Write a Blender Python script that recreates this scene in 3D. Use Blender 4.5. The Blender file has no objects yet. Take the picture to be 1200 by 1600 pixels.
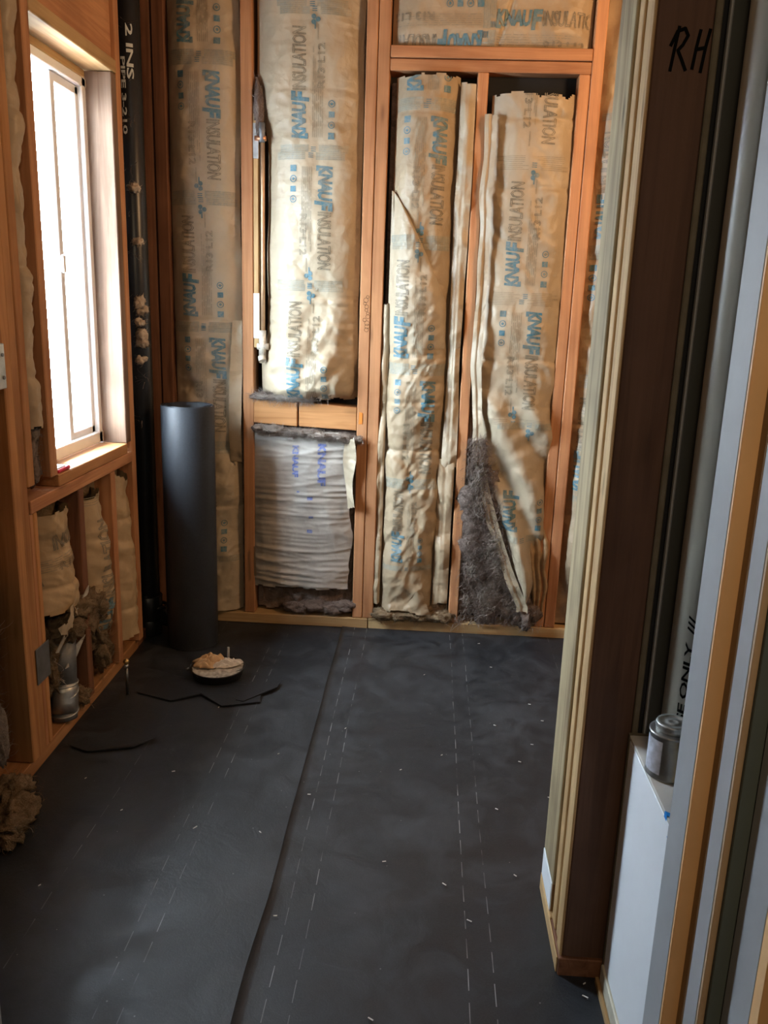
import bpy, bmesh, math, random
import numpy as np
from mathutils import Matrix, Vector

SC = bpy.context.scene
COL = SC.collection
R = math.radians
random.seed(4)

# ------------------------------------------------------------------ camera
CAM_H = 1.2014
pit, rol, yaw = R(14.18), R(1.94), R(-2.755)
fwd = Vector((math.sin(yaw)*math.cos(pit), math.cos(yaw)*math.cos(pit), -math.sin(pit)))
rgt = Vector((math.cos(yaw), -math.sin(yaw), 0)); up = rgt.cross(fwd)
c_, s_ = math.cos(rol), math.sin(rol)
r2 = rgt*c_ + up*s_; u2 = up*c_ - rgt*s_
cd = bpy.data.cameras.new('camera'); cam = bpy.data.objects.new('camera', cd); COL.objects.link(cam)
cd.sensor_fit = 'VERTICAL'; cd.sensor_height = 36; cd.lens = 1300/1600*36; cd.clip_start = .02
cam.matrix_world = Matrix(((r2.x, u2.x, -fwd.x, 0), (r2.y, u2.y, -fwd.y, 0), (r2.z, u2.z, -fwd.z, CAM_H), (0, 0, 0, 1)))
SC.camera = cam

# ------------------------------------------------------------------ sky, lamps, exposure
w = bpy.data.worlds.new('sky'); SC.world = w; w.use_nodes = True
bgn = w.node_tree.nodes['Background']
bgn.inputs[0].default_value = (.72, .87, 1, 1)
wt = w.node_tree; wtc = wt.nodes.new('ShaderNodeTexCoord'); wsp = wt.nodes.new('ShaderNodeSeparateXYZ'); wrm = wt.nodes.new('ShaderNodeValToRGB'); wmu = wt.nodes.new('ShaderNodeMath')
wma = wt.nodes.new('ShaderNodeMath'); wma.operation = 'MULTIPLY_ADD'; wma.inputs[1].default_value = .5; wma.inputs[2].default_value = .5      # overcast sky: paler ground, brighter zenith
wt.links.new(wtc.outputs['Generated'], wsp.inputs[0]); wt.links.new(wsp.outputs[2], wma.inputs[0]); wt.links.new(wma.outputs[0], wrm.inputs[0])
el = wrm.color_ramp.elements; el[0].position = .42; el[0].color = (.30, .30, .30, 1); el[1].position = .92; el[1].color = (1, 1, 1, 1); el.new(.52).color = (.62, .62, .62, 1)
wmu.operation = 'MULTIPLY'; wmu.inputs[1].default_value = 112.0; wt.links.new(wrm.outputs[0], wmu.inputs[0]); wt.links.new(wmu.outputs[0], bgn.inputs[1])

def area(name, loc, target, sx, sy, power, color, portal=False):
    l = bpy.data.lights.new(name, 'AREA'); l.shape = 'RECTANGLE'; l.size = sx; l.size_y = sy
    l.energy = power; l.color = color
    o = bpy.data.objects.new(name, l); COL.objects.link(o); o.location = loc
    o.rotation_euler = (Vector(target)-Vector(loc)).to_track_quat('-Z', 'Y').to_euler()
    if portal: l.cycles.is_portal = True
    return o
area('window_portal', (-1.12, 2.35, 1.275), (0, 2.35, 1.275), 1.12, .62, 1, (1, 1, 1), True)
area('side_room_lamp', (1.20, 1.85, 1.95), (.35, 2.95, 1.85), .30, .30, 17, (1, .58, .28))
area('hall_lamp', (.02, -.50, 1.80), (.40, 1.0, 1.0), .35, .35, 6.5, (1, .74, .46))
area('ceiling_lamp', (-.25, 1.7, 2.40), (-.15, 2.2, 0), .6, .6, .7, (1, .86, .70))

SC.view_settings.view_transform = 'Standard'; SC.view_settings.look = 'None'
SC.view_settings.exposure = 0.13; SC.view_settings.gamma = 1; SC.view_settings.use_curve_mapping = False

# ------------------------------------------------------------------ materials
class NT:
    def __init__(s, name):
        s.m = bpy.data.materials.new(name); s.m.use_nodes = True
        s.t = s.m.node_tree; s.b = s.t.nodes['Principled BSDF']
    def n(s, typ, **kw):
        nd = s.t.nodes.new(typ)
        for k, v in kw.items():
            if k.startswith('i_'):
                key = k[2:]; key = int(key) if key.isdigit() else key.replace('_', ' ')
                nd.inputs[key].default_value = v
            else: setattr(nd, k, v)
        return nd
    def l(s, a, b): s.t.links.new(a, b)
    def ramp(s, fac, stops):
        r = s.n('ShaderNodeValToRGB'); s.l(fac, r.inputs[0])
        e = r.color_ramp.elements
        while len(e) < len(stops): e.new(.5)
        for q, (p, c) in zip(e, stops): q.position = p; q.color = (*c, 1) if len(c) == 3 else c
        return r.outputs[0]
    def mix(s, f, a, b, mode='MIX'):
        m = s.n('ShaderNodeMix', data_type='RGBA', blend_type=mode)
        for i, v in ((0, f), (6, a), (7, b)):
            if hasattr(v, 'links'): s.l(v, m.inputs[i])
            else: m.inputs[i].default_value = v if i == 0 else (*v, 1)
        return m.outputs[2]
    def math(s, op, a, b=None, c=None):
        m = s.n('ShaderNodeMath', operation=op)
        for i, v in enumerate((a, b, c)):
            if v is None: continue
            if hasattr(v, 'links'): s.l(v, m.inputs[i])
            else: m.inputs[i].default_value = v
        return m.outputs[0]
    def coords(s, scale=(1, 1, 1), rand=True, kind='Object'):
        tc = s.n('ShaderNodeTexCoord'); mp = s.n('ShaderNodeMapping'); mp.inputs['Scale'].default_value = scale
        s.l(tc.outputs[kind], mp.inputs[0])
        if rand:
            oi = s.n('ShaderNodeObjectInfo'); cb = s.n('ShaderNodeCombineXYZ')
            for i, k in enumerate((37., 53., 71.)): s.l(s.math('MULTIPLY', oi.outputs['Random'], k), cb.inputs[i])
            s.l(cb.outputs[0], mp.inputs['Location'])
        return mp.outputs[0]
    def noise(s, vec, scale, detail=4, rough=.55, dist=0):
        n = s.n('ShaderNodeTexNoise'); s.l(vec, n.inputs['Vector']); n.inputs['Scale'].default_value = scale
        n.inputs['Detail'].default_value = detail; n.inputs['Roughness'].default_value = rough; n.inputs['Distortion'].default_value = dist
        return n.outputs[0]
    def bump(s, h, strength, dist):
        b = s.n('ShaderNodeBump'); b.inputs['Strength'].default_value = strength; b.inputs['Distance'].default_value = dist
        s.l(h, b.inputs['Height']); s.l(b.outputs[0], s.b.inputs['Normal'])
    def fin(s, col=None, rough=.6, metal=0, spec=None):
        if col is not None:
            if hasattr(col, 'links'): s.l(col, s.b.inputs['Base Color'])
            else: s.b.inputs['Base Color'].default_value = (*col, 1)
        if hasattr(rough, 'links'): s.l(rough, s.b.inputs['Roughness'])
        else: s.b.inputs['Roughness'].default_value = rough
        s.b.inputs['Metallic'].default_value = metal
        if spec is not None: s.b.inputs['Specular IOR Level'].default_value = spec
        return s.m

def wood(name, light, dark, axis='z', knots=.6, stain=None):
    t = NT(name)
    long, cross = 1.2, 26
    sc = {'z': (cross, cross, long), 'x': (long, cross, cross), 'y': (cross, long, cross)}[axis]
    v = t.coords(sc); g = t.noise(v, 1.0, 5, .6, 1.2)
    sc2 = tuple(x*4 if x > 2 else x*2 for x in sc); v2 = t.coords(sc2); fine = t.noise(v2, 1.3, 3, .6)
    c = t.ramp(g, [(.32, dark), (.52, light), (.7, tuple(min(1, x*1.12) for x in light))])
    c = t.mix(t.math('MULTIPLY', fine, .55), c, tuple(x*.62 for x in dark))
    # knots
    ks = {'z': (14, 14, 3.2), 'x': (3.2, 14, 14), 'y': (14, 3.2, 14)}[axis]
    vo = t.n('ShaderNodeTexVoronoi'); t.l(t.coords(ks), vo.inputs['Vector']); vo.inputs['Scale'].default_value = 1
    kn = t.ramp(vo.outputs['Distance'], [(.04, (1, 1, 1)), (.11, (.25, .25, .25)), (.16, (0, 0, 0))])
    c = t.mix(t.math('MULTIPLY', kn, knots), c, tuple(x*.22 for x in dark))
    # broad patches of weathering
    p = t.noise(t.coords((2, 2, 2)), 2.2, 3)
    c = t.mix(t.ramp(p, [(.45, (0, 0, 0)), (.75, (.5, .5, .5))]), c, stain or tuple(x*.55 for x in dark))
    oi = t.n('ShaderNodeObjectInfo')
    hs = t.n('ShaderNodeHueSaturation'); t.l(c, hs.inputs['Color'])
    t.l(t.math('MULTIPLY_ADD', oi.outputs['Random'], .30, .85), hs.inputs['Value'])
    t.bump(g, .35, .002)
    return t.fin(hs.outputs[0], .72, spec=.3)

W = {}
for ax in 'xyz':
    W['fir_'+ax] = wood('fir_'+ax, (.60, .30, .140), (.42, .175, .075), ax)
    W['pale_'+ax] = wood('pale_pine_'+ax, (.60, .41, .20), (.44, .25, .10), ax)
    W['dark_'+ax] = wood('dark_fir_'+ax, (.27, .12, .062), (.14, .055, .028), ax)
    W['gold_'+ax] = wood('golden_pine_'+ax, (.58, .29, .115), (.40, .17, .06), ax)
W['buck_z'] = wood('grey_tan_pine', (.24, .155, .105), (.14, .08, .05), 'z', .8)
W['redwood_z'] = wood('dark_redwood', (.110, .057, .036), (.065, .031, .019), 'z', .3)  # shade on the camera-facing end stud put into its base colour
W['weather_z'] = wood('weathered_pine', (.52, .41, .24), (.27, .19, .10), 'z', .9, (.07, .055, .04))

def paper(name, base, bumps=1.0, back=False):
    t = NT(name)
    v = t.coords((1, 1, 1))
    n1 = t.noise(v, 7, 4); n2 = t.noise(v, 45, 4, .7)
    c = t.ramp(n1, [(.3, tuple(x*.86 for x in base)), (.7, tuple(min(1, x*1.08) for x in base))])
    c = t.mix(t.math('MULTIPLY', n2, .18), c, tuple(x*.6 for x in base))
    n3 = t.noise(v, 18, 5, .65, .6); h = t.math('MULTIPLY', n3, .12)
    for k, (sc, am) in enumerate((((9, 9, 7), .55), ((17, 17, 24), .34), ((38, 38, 30), .16))):
        wv = t.n('ShaderNodeVectorMath', operation='ADD'); t.l(t.coords(sc), wv.inputs[0])
        nz = t.n('ShaderNodeTexNoise'); t.l(v, nz.inputs['Vector']); nz.inputs['Scale'].default_value = 5+3*k
        ms = t.n('ShaderNodeVectorMath', operation='MULTIPLY'); t.l(nz.outputs['Color'], ms.inputs[0]); ms.inputs[1].default_value = (1.3, 1.3, 1.3); t.l(ms.outputs[0], wv.inputs[1])
        rt = t.n('ShaderNodeVectorRotate', rotation_type='EULER_XYZ'); rt.inputs['Rotation'].default_value = (.6+k, .5+k*.7, .4+k); t.l(wv.outputs[0], rt.inputs[0])
        vo = t.n('ShaderNodeTexVoronoi', distance='MANHATTAN'); t.l(rt.outputs[0], vo.inputs['Vector']); vo.inputs['Scale'].default_value = .8
        h = t.math('ADD', h, t.math('MULTIPLY', vo.outputs['Distance'], am))
    t.bump(h, .44*bumps, .016)
    return t.fin(c, t.ramp(n2, [(.3, (.40,)*3), (.7, (.55,)*3)]), spec=.5)
KRAFT = paper('kraft_paper', (.42, .32, .205))
KRAFT_PALE = paper('kraft_paper_pale', (.46, .375, .26))
KRAFT_BACK = paper('grey_paper_back', (.42, .39, .345), .6)
KRAFT_TAN = paper('kraft_paper_tan', (.50, .36, .205))
KRAFT_DARK = paper('kraft_paper_brown', (.43, .29, .155))

def ink(name, col, paper_col, wear=.45):
    t = NT(name); v = t.coords((1, 1, 1), False)
    n = t.noise(v, 130, 3, .7); m = t.noise(v, 12, 3)
    f = t.ramp(t.math('ADD', t.math('MULTIPLY', n, .6), t.math('MULTIPLY', m, .4)), [(.36, (0, 0, 0)), (.62, (wear,)*3)])
    return t.fin(t.mix(f, col, paper_col), .5)
KC = (.43, .34, .22)
INK = {'blue': ink('blue_ink', (.025, .155, .225), KC), 'grey': ink('grey_ink', (.13, .12, .09), KC, .6),
       'wash': ink('pale_ink', (.27, .28, .235), KC, .75), 'black': ink('black_ink', (.02, .02, .018), KC, .5),
       'royal': ink('royal_blue_ink', (.06, .12, .42), (.4, .38, .36), .6), 'line': ink('line_ink', (.22, .20, .15), KC, .7)}

def flat(name, col, rough=.6, metal=0, nscale=20, namp=.2, bump=0, spec=None):
    t = NT(name); v = t.coords((1, 1, 1)); n = t.noise(v, nscale, 5, .6)
    c = t.ramp(n, [(.3, tuple(x*(1-namp) for x in col)), (.7, tuple(min(1, x*(1+namp)) for x in col))])
    if bump: t.bump(n, bump, .004)
    return t.fin(c, rough, metal, spec)
def woolmat(name, a, b):
    t = NT(name); v = t.coords((1, 1, 1)); n = t.noise(v, 16, 6, .75, 1.5); n2 = t.noise(v, 120, 4, .7, 2)
    c = t.ramp(n, [(.3, b), (.55, a), (.75, tuple(min(1, x*1.35) for x in a))])
    c = t.mix(t.math('MULTIPLY', n2, .5), c, b)
    t.bump(t.math('ADD', n, t.math('MULTIPLY', n2, .5)), 1.0, .02)
    return t.fin(c, .95, spec=.1)
WOOL = woolmat('brown_grey_wool', (.43, .335, .285), (.15, .112, .095))
WOOL_L = woolmat('tan_wool', (.46, .34, .21), (.19, .125, .075))
WOOL_W = woolmat('pale_wool', (.60, .52, .45), (.26, .20, .16))
SHEATH = flat('dark_sheathing', (.02, .017, .015), .9)
VOIDSHADE = flat('black_void_board', (.008, .009, .011), .9)  # black that paints in the darkness of gaps and voids
ABS = flat('black_plastic_pipe', (.012, .013, .015), .32, nscale=30, spec=.5)
VINYL = flat('white_vinyl', (.88, .88, .88), .4, namp=.03)
GALV = flat('galvanised_steel', (.50, .51, .50), .42, .9, 24, .25, .15)
DULLGALV = flat('dull_grey_metal', (.22, .23, .24), .55, .7, 18, .25)
COPPER = flat('copper', (.60, .30, .17), .4, .9, 30, .25)
BRASS = flat('brass', (.62, .42, .17), .3, .9)
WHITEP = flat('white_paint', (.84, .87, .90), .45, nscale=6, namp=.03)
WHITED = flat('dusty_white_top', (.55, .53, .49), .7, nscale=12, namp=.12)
GREYPAINT = flat('grey_paint', (.36, .37, .38), .5, nscale=9, namp=.06, bump=.08)
GREENGREY = flat('green_grey_wall', (.10, .125, .115), .7, nscale=5, namp=.1, bump=.1)
DARKGREY = flat('dark_grey_panel', (.06, .064, .060), .7, nscale=5, namp=.1)
OLIVE = flat('olive_board_edge', (.13, .11, .075), .8)
ORANGEW = flat('orange_painted_wood', (.80, .49, .23), .6, nscale=8, namp=.06)
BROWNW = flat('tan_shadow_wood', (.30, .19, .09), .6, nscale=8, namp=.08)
TANW = flat('tan_strip_wood', (.50, .36, .22), .6, nscale=8, namp=.06)
PVC = flat('white_pvc', (.50, .48, .40), .30, namp=.06, nscale=6)
INKBLK = flat('black_print', (.006, .006, .006), 1.0, spec=0)
CHALK = flat('white_pipe_print', (.62, .66, .66), .6)
PLASTER = flat('hall_plaster', (.30, .28, .25), .9, nscale=3, namp=.05)
REDPK = flat('red_packet', (.55, .02, .04), .35)
ORANGEMARK = ink('orange_crayon', (.85, .24, .02), (.5, .25, .1), .5)

# felt with dusty smudges and printed dashed lines
def felt_mat():
    t = NT('roofing_felt'); v = t.coords((1, 1, 1), False, 'Object')
    fine = t.noise(v, 300, 3, .7); broad = t.noise(v, 2.6, 4, .6, .8); mid = t.noise(v, 9, 5, .6, 1.2)
    c = t.ramp(fine, [(.3, (.008, .010, .013)), (.7, (.017, .0205, .026))])
    sm = t.ramp(t.math('ADD', t.math('MULTIPLY', broad, .5), t.math('MULTIPLY', mid, .5)), [(.47, (0, 0, 0)), (.68, (.60,)*3)])
    c = t.mix(sm, c, (.060, .067, .077))
    sx = t.n('ShaderNodeSeparateXYZ'); t.l(v, sx.inputs[0])
    wob = t.noise(v, 1.6, 1); x = t.math('ADD', sx.outputs[0], t.math('MULTIPLY_ADD', wob, .012, -.006))
    tot = None
    for x0, k, ph in ((-.727, .5, 0), (-.525, .8, .2), (-.480, .8, .5), (-.237, 1, 0), (-.190, .9, .4), (.1215, 1, .7), (.1690, 1, .1), (.487, .6, .3)):
        d = t.math('ABSOLUTE', t.math('SUBTRACT', x, x0)); a = t.math('LESS_THAN', d, .0009)
        fr = t.math('FRACT', t.math('MULTIPLY_ADD', sx.outputs[1], 13.0, ph)); b = t.math('LESS_THAN', fr, .66)
        q = t.math('MULTIPLY', t.math('MULTIPLY', a, b), k); tot = q if tot is None else t.math('ADD', tot, q)
    br = t.ramp(t.noise(v, 4.5, 3, .7), [(.42, (.05,)*3), (.62, (1, 1, 1))])
    c = t.mix(t.math('MULTIPLY', t.math('MULTIPLY', tot, br), .75), c, (.36, .37, .38))
    # tiny white specks
    vo = t.n('ShaderNodeTexVoronoi'); t.l(v, vo.inputs['Vector']); vo.inputs['Scale'].default_value = 22
    sp = t.math('LESS_THAN', vo.outputs['Distance'], .035)
    c = t.mix(t.math('MULTIPLY', sp, .5), c, (.3, .3, .3))
    h = t.math('ADD', t.math('MULTIPLY', fine, .25), t.math('MULTIPLY', mid, 1.0))
    t.bump(h, .32, .004)
    return t.fin(c, t.ramp(mid, [(.3, (.42,)*3), (.7, (.60,)*3)]), spec=.6)
FELT = felt_mat()
ROLLM = flat('felt_roll', (.016, .018, .022), .50, nscale=160, namp=.3, bump=.12, spec=.55)

def glassmat():
    t = NT('window_glass'); t.t.nodes.remove(t.b)
    out = t.t.nodes['Material Output']; tr = t.n('ShaderNodeBsdfTransparent'); gl = t.n('ShaderNodeBsdfGlossy', i_Roughness=.02)
    mx = t.n('ShaderNodeMixShader', i_0=.06); t.l(tr.outputs[0], mx.inputs[1]); t.l(gl.outputs[0], mx.inputs[2]); t.l(mx.outputs[0], out.inputs[0])
    return t.m
GLASS = glassmat()

# ------------------------------------------------------------------ builders
def props(o, label=None, cat=None, group=None, kind=None):
    if label: o['label'] = label
    if cat: o['category'] = cat
    if group: o['group'] = group
    if kind: o['kind'] = kind
    return o
def empty(name, loc=(0, 0, 0), **k):
    o = bpy.data.objects.new(name, None); COL.objects.link(o); o.location = loc; o.empty_display_size = .1
    bpy.context.view_layer.update()
    return props(o, **k)
WLOC = {}
def link(name, me, mat, parent=None, origin=None, smooth=False, **k):
    o = bpy.data.objects.new(name, me); COL.objects.link(o)
    if mat:
        for m in (mat if isinstance(mat, (list, tuple)) else [mat]): me.materials.append(m)
    if smooth: me.shade_smooth()
    n = len(me.vertices); co = np.empty(n*3, 'f'); me.vertices.foreach_get('co', co); co = co.reshape(-1, 3)
    if origin is None:
        lo, hi = co.min(0), co.max(0); origin = ((lo[0]+hi[0])/2, (lo[1]+hi[1])/2, lo[2])
    co -= np.array(origin, 'f'); me.vertices.foreach_set('co', co.ravel()); me.update()
    wl = Vector([float(q) for q in origin]); WLOC[o.name] = wl
    if parent:
        o.parent = parent; o.location = wl - WLOC.get(parent.name, parent.location)
    else: o.location = wl
    return props(o, **k)
def raw(name, verts, faces, mat, parent=None, smooth=False, origin=None, **k):
    me = bpy.data.meshes.new(name); me.from_pydata([tuple(map(float, v)) for v in verts], [], faces); me.update()
    return link(name, me, mat, parent, origin, smooth, **k)
def bmo(name, bm, mat, parent=None, smooth=False, origin=None, **k):
    bmesh.ops.recalc_face_normals(bm, faces=bm.faces)
    me = bpy.data.meshes.new(name); bm.to_mesh(me); bm.free()
    return link(name, me, mat, parent, origin, smooth, **k)
def addbox(bm, x0, x1, y0, y1, z0, z1, bev=0, top_shift=(0, 0)):
    vs = [bm.verts.new((x, y, z)) for z in (z0, z1) for y in (y0, y1) for x in (x0, x1)]
    for v in vs[4:]: v.co.x += top_shift[0]; v.co.y += top_shift[1]
    fs = [bm.faces.new([vs[i] for i in f]) for f in ((0, 2, 3, 1), (4, 5, 7, 6), (0, 1, 5, 4), (2, 6, 7, 3), (0, 4, 6, 2), (1, 3, 7, 5))]
    if bev:
        es = {e for f in fs for e in f.edges}
        bmesh.ops.bevel(bm, geom=list(es), offset=bev, segments=1, affect='EDGES', clamp_overlap=True)
def box(name, x0, x1, y0, y1, z0, z1, mat, parent=None, bev=.002, shift=(0, 0), **k):
    bm = bmesh.new(); addbox(bm, x0, x1, y0, y1, z0, z1, bev, shift)
    return bmo(name, bm, mat, parent, **k)
def cyl(name, p0, p1, r, mat, parent=None, n=24, r1=None, **k):
    p0, p1 = Vector(p0), Vector(p1); d = p1-p0
    bm = bmesh.new(); bmesh.ops.create_cone(bm, cap_ends=True, segments=n, radius1=r, radius2=r if r1 is None else r1, depth=d.length)
    q = d.to_track_quat('Z', 'Y').to_matrix().to_4x4()
    bmesh.ops.transform(bm, matrix=Matrix.Translation((p0+p1)/2) @ q, verts=bm.verts)
    o = bmo(name, bm, mat, parent, **k)
    for p in o.data.polygons: p.use_smooth = len(p.vertices) == 4
    return o
def lathe(name, prof, mat, parent=None, c=(0, 0, 0), n=40, smooth=True, **k):
    V, F = [], []
    for r, z in prof:
        for i in range(n):
            a = 2*math.pi*i/n; V.append((c[0]+r*math.cos(a), c[1]+r*math.sin(a), c[2]+z))
    for j in range(len(prof)-1):
        for i in range(n):
            F.append((j*n+i, j*n+(i+1) % n, (j+1)*n+(i+1) % n, (j+1)*n+i))
    if prof[0][0] > 1e-4: F.append(tuple(range(n))[::-1])
    F.append(tuple((len(prof)-1)*n+i for i in range(n)))
    o = raw(name, V, F, mat, parent, smooth, **k)
    return o
def tube(name, pts, r, mat, parent=None, n=10, **k):
    V, F = [], []; pts = [Vector(p) for p in pts]; m = len(pts)
    for i, p in enumerate(pts):
        t = (pts[min(i+1, m-1)]-pts[max(i-1, 0)]).normalized(); a = t.orthogonal().normalized()
        if i: a = (pa - t*pa.dot(t)).normalized()
        pa = a; b = t.cross(a); rr = r[i] if isinstance(r, (list, tuple)) else r
        for j in range(n):
            q = 2*math.pi*j/n; V.append(p + a*rr*math.cos(q) + b*rr*math.sin(q))
    for i in range(m-1):
        for j in range(n): F.append((i*n+j, i*n+(j+1) % n, (i+1)*n+(j+1) % n, (i+1)*n+j))
    F += [tuple(range(n))[::-1], tuple((m-1)*n+j for j in range(n))]
    return raw(name, V, F, mat, parent, True, **k)

# numpy noise
def vnoise(x, y, seed):
    rs = np.random.RandomState(seed); T = rs.rand(64, 64)
    xi = np.floor(x).astype(int); yi = np.floor(y).astype(int); fx = x-xi; fy = y-yi
    fx = fx*fx*(3-2*fx); fy = fy*fy*(3-2*fy)
    g = lambda a, b: T[a % 64, b % 64]
    return (g(xi, yi)*(1-fx)+g(xi+1, yi)*fx)*(1-fy)+(g(xi, yi+1)*(1-fx)+g(xi+1, yi+1)*fx)*fy
def tri(x, y, seed):
    """piecewise flat noise: creased facets like crumpled paper"""
    T = np.random.RandomState(seed).rand(64, 64)
    xi = np.floor(x).astype(int); yi = np.floor(y).astype(int); fx = x-xi; fy = y-yi
    g = lambda a, b: T[a % 64, b % 64]
    a, b, c, d = g(xi, yi), g(xi+1, yi), g(xi, yi+1), g(xi+1, yi+1)
    return np.where(fx+fy < 1, a+(b-a)*fx+(c-a)*fy, d+(c-d)*(1-fx)+(b-d)*(1-fy))
def crumple(x, y, f, seed, octs=3):
    h = 0; a = 1.0; x = np.asarray(x, float); y = np.asarray(y, float)
    wx = x + .55/f*(vnoise(x*f*.8+5, y*f*.8, seed+50)-.5); wy = y + .55/f*(vnoise(x*f*.8, y*f*.8+9, seed+51)-.5)
    for o in range(octs):
        th = 1.3*o+seed*.7; ca, sa = math.cos(th), math.sin(th); st = 1.0+.5*((seed+o) % 3)
        n = tri((wx*ca-wy*sa)*f*st+seed*3.1, (wx*sa+wy*ca)*f+7.7*o, seed+o)
        h = h + a*(n*2-1)*1.15; a *= .48; f *= 2.0
    return h

# ------------------------------------------------------------------ print pattern of the facing paper
def text_flat(body, length, height, shear=0, outline=None, bold=0.0):
    cu = bpy.data.curves.new('tmp', 'FONT'); cu.body = body; cu.size = 1; cu.resolution_u = 2
    cu.shear = shear; cu.offset = bold; cu.space_character = .92 if outline is None else .98
    if outline: cu.fill_mode = 'NONE'
    o = bpy.data.objects.new('tmp', cu); COL.objects.link(o); bpy.context.view_layer.update()
    me = o.evaluated_get(bpy.context.evaluated_depsgraph_get()).to_mesh()
    V = np.array([v.co[:2] for v in me.vertices]); 
    if outline:
        E = [tuple(e.vertices) for e in me.edges]; F = None
    else: F = [tuple(p.vertices) for p in me.polygons]
    o.to_mesh_clear(); bpy.data.objects.remove(o); bpy.data.curves.remove(cu)
    lo, hi = V.min(0), V.max(0); V = (V-lo)/(hi-lo)*np.array([length, height]); V[:, 1] -= height/2
    if outline:
        V2, F = [], []; wd = outline
        for a, b in E:
            p, q = V[a], V[b]; d = q-p; L = np.hypot(*d)
            if L < 1e-6: continue
            n = np.array([-d[1], d[0]])/L*wd/2; e = d/L*wd*.3; i = len(V2)
            V2 += [p-n-e, q-n+e, q+n+e, p+n-e]; F.append((i, i+1, i+2, i+3))
        V = np.array(V2)
    return V, F
def rectm(x0, x1, y0, y1): return np.array([(x0, y0), (x1, y0), (x1, y1), (x0, y1)]), [(0, 1, 2, 3)]
def ring(cx, cy, r, wd, n=14):
    V = []; F = []
    for i in range(n):
        a = 2*math.pi*i/n; V += [(cx+r*math.cos(a), cy+r*math.sin(a)), (cx+(r-wd)*math.cos(a), cy+(r-wd)*math.sin(a))]
        j = (i+1) % n; F.append((2*i, 2*j, 2*j+1, 2*i+1))
    return np.array(V), F
def disc(cx, cy, r, n=10):
    return np.array([(cx+r*math.cos(2*math.pi*i/n), cy+r*math.sin(2*math.pi*i/n)) for i in range(n)]), [tuple(range(n))]
def rot90(V): return np.stack([-V[:, 1], V[:, 0]], 1)      # reading direction becomes up
def slice_mesh(parts, step):
    bm = bmesh.new()
    for V, F in parts:
        vs = [bm.verts.new((float(a), float(b), 0)) for a, b in V]
        for f in F:
            try: bm.faces.new([vs[i] for i in f])
            except ValueError: pass
    if not bm.verts: return np.zeros((0, 2)), []
    co = np.array([v.co[:2] for v in bm.verts]); lo, hi = co.min(0), co.max(0)
    for ax in (0, 1):
        p = math.floor(lo[ax]/step)*step+step
        while p < hi[ax]:
            c = [0, 0, 0]; c[ax] = p; n = [0, 0, 0]; n[ax] = 1
            g = [f for f in bm.faces if min(v.co[ax] for v in f.verts) < p < max(v.co[ax] for v in f.verts)]
            ge = {e for f in g for e in f.edges}; gv = {v for f in g for v in f.verts}
            if g: bmesh.ops.bisect_plane(bm, geom=list(gv)+list(ge)+g, plane_co=c, plane_no=n)
            p += step
    bm.verts.index_update()
    V = np.array([v.co[:2] for v in bm.verts]); F = [tuple(v.index for v in f.verts) for f in bm.faces]
    bm.free(); return V, F
def place(m, x, y): return m[0]+np.array([x, y]), m[1]
def build_pattern():
    up_ = lambda m: (rot90(m[0]), m[1])
    blue, grey, wash, line, black = [], [], [], [], []
    # big word, bold slanted blue, then outlined word
    blue.append(place(up_(text_flat('KNAU', .112, .048, .12, bold=.05)), -.045, -.175))
    blue.append(place(up_(text_flat('F', .034, .060, .12, bold=.05)), -.041, -.064))
    blue.append(rectm(-.025, -.014, -.175, -.158))
    grey.append(place(up_(text_flat('INSULATION', .185, .043, .10, outline=.0022)), -.045, -.028))
    # icons
    for i, y in enumerate((-.165, -.132, -.100, -.068)):
        if i % 2 == 0: blue.append(rectm(.052, .073, y-.010, y+.010)) if i == 0 else blue.extend([rectm(.053, .072, y-.009, y+.009)])
        else: blue.append(ring(.0625, y, .0115, .0028)); blue.append(disc(.0625, y, .0045))
    grey.append(rectm(.056, .069, -.069, -.066))
    # fine text columns
    for k in range(6):
        x = .000+k*.0062; e = .10 - (k % 3)*.035; y = -.17
        rs = random.Random(k)
        while y < e:
            L = rs.uniform(.02, .05); line.append(rectm(x, x+.0020, y, min(y+L, e))); y += L+.006
    # flower mark and small words
    for a in range(3): blue.append(disc(.006+.009*math.cos(a*2.1), .178+.009*math.sin(a*2.1), .0078))
    blue.append(rectm(.004, .008, .150, .170)); line.append(rectm(.014, .017, .120, .165))
    # legal block (half at each end so halves join into one row)
    for y0, y1 in ((-.215, -.192), (.192, .215)):
        for x0, x1 in ((-.108, -.012), (.022, .118)):
            wash.append(rectm(x0, x1, y0, y1))
            for k in range(4):
                yy = y0+.002+k*.0056; line.append(rectm(x0+.003, x1-.003-(k % 2)*.02, yy, yy+.0016))
    for s in (-1, 1):
        for k in range(3): blue.append(place(rectm(-.004, .012, 0, .0026), 0, s*.207+(k-1)*.006))
    # dotted stamp
    st = text_flat('R13 L12', .13, .022, 0, outline=.0016); grey.append(place(up_(st), .027, -.02))
    S = .0085
    return {k: slice_mesh(v, S) for k, v in (('blue', blue), ('grey', grey), ('wash', wash), ('line', line))}
PAT = build_pattern()

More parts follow.
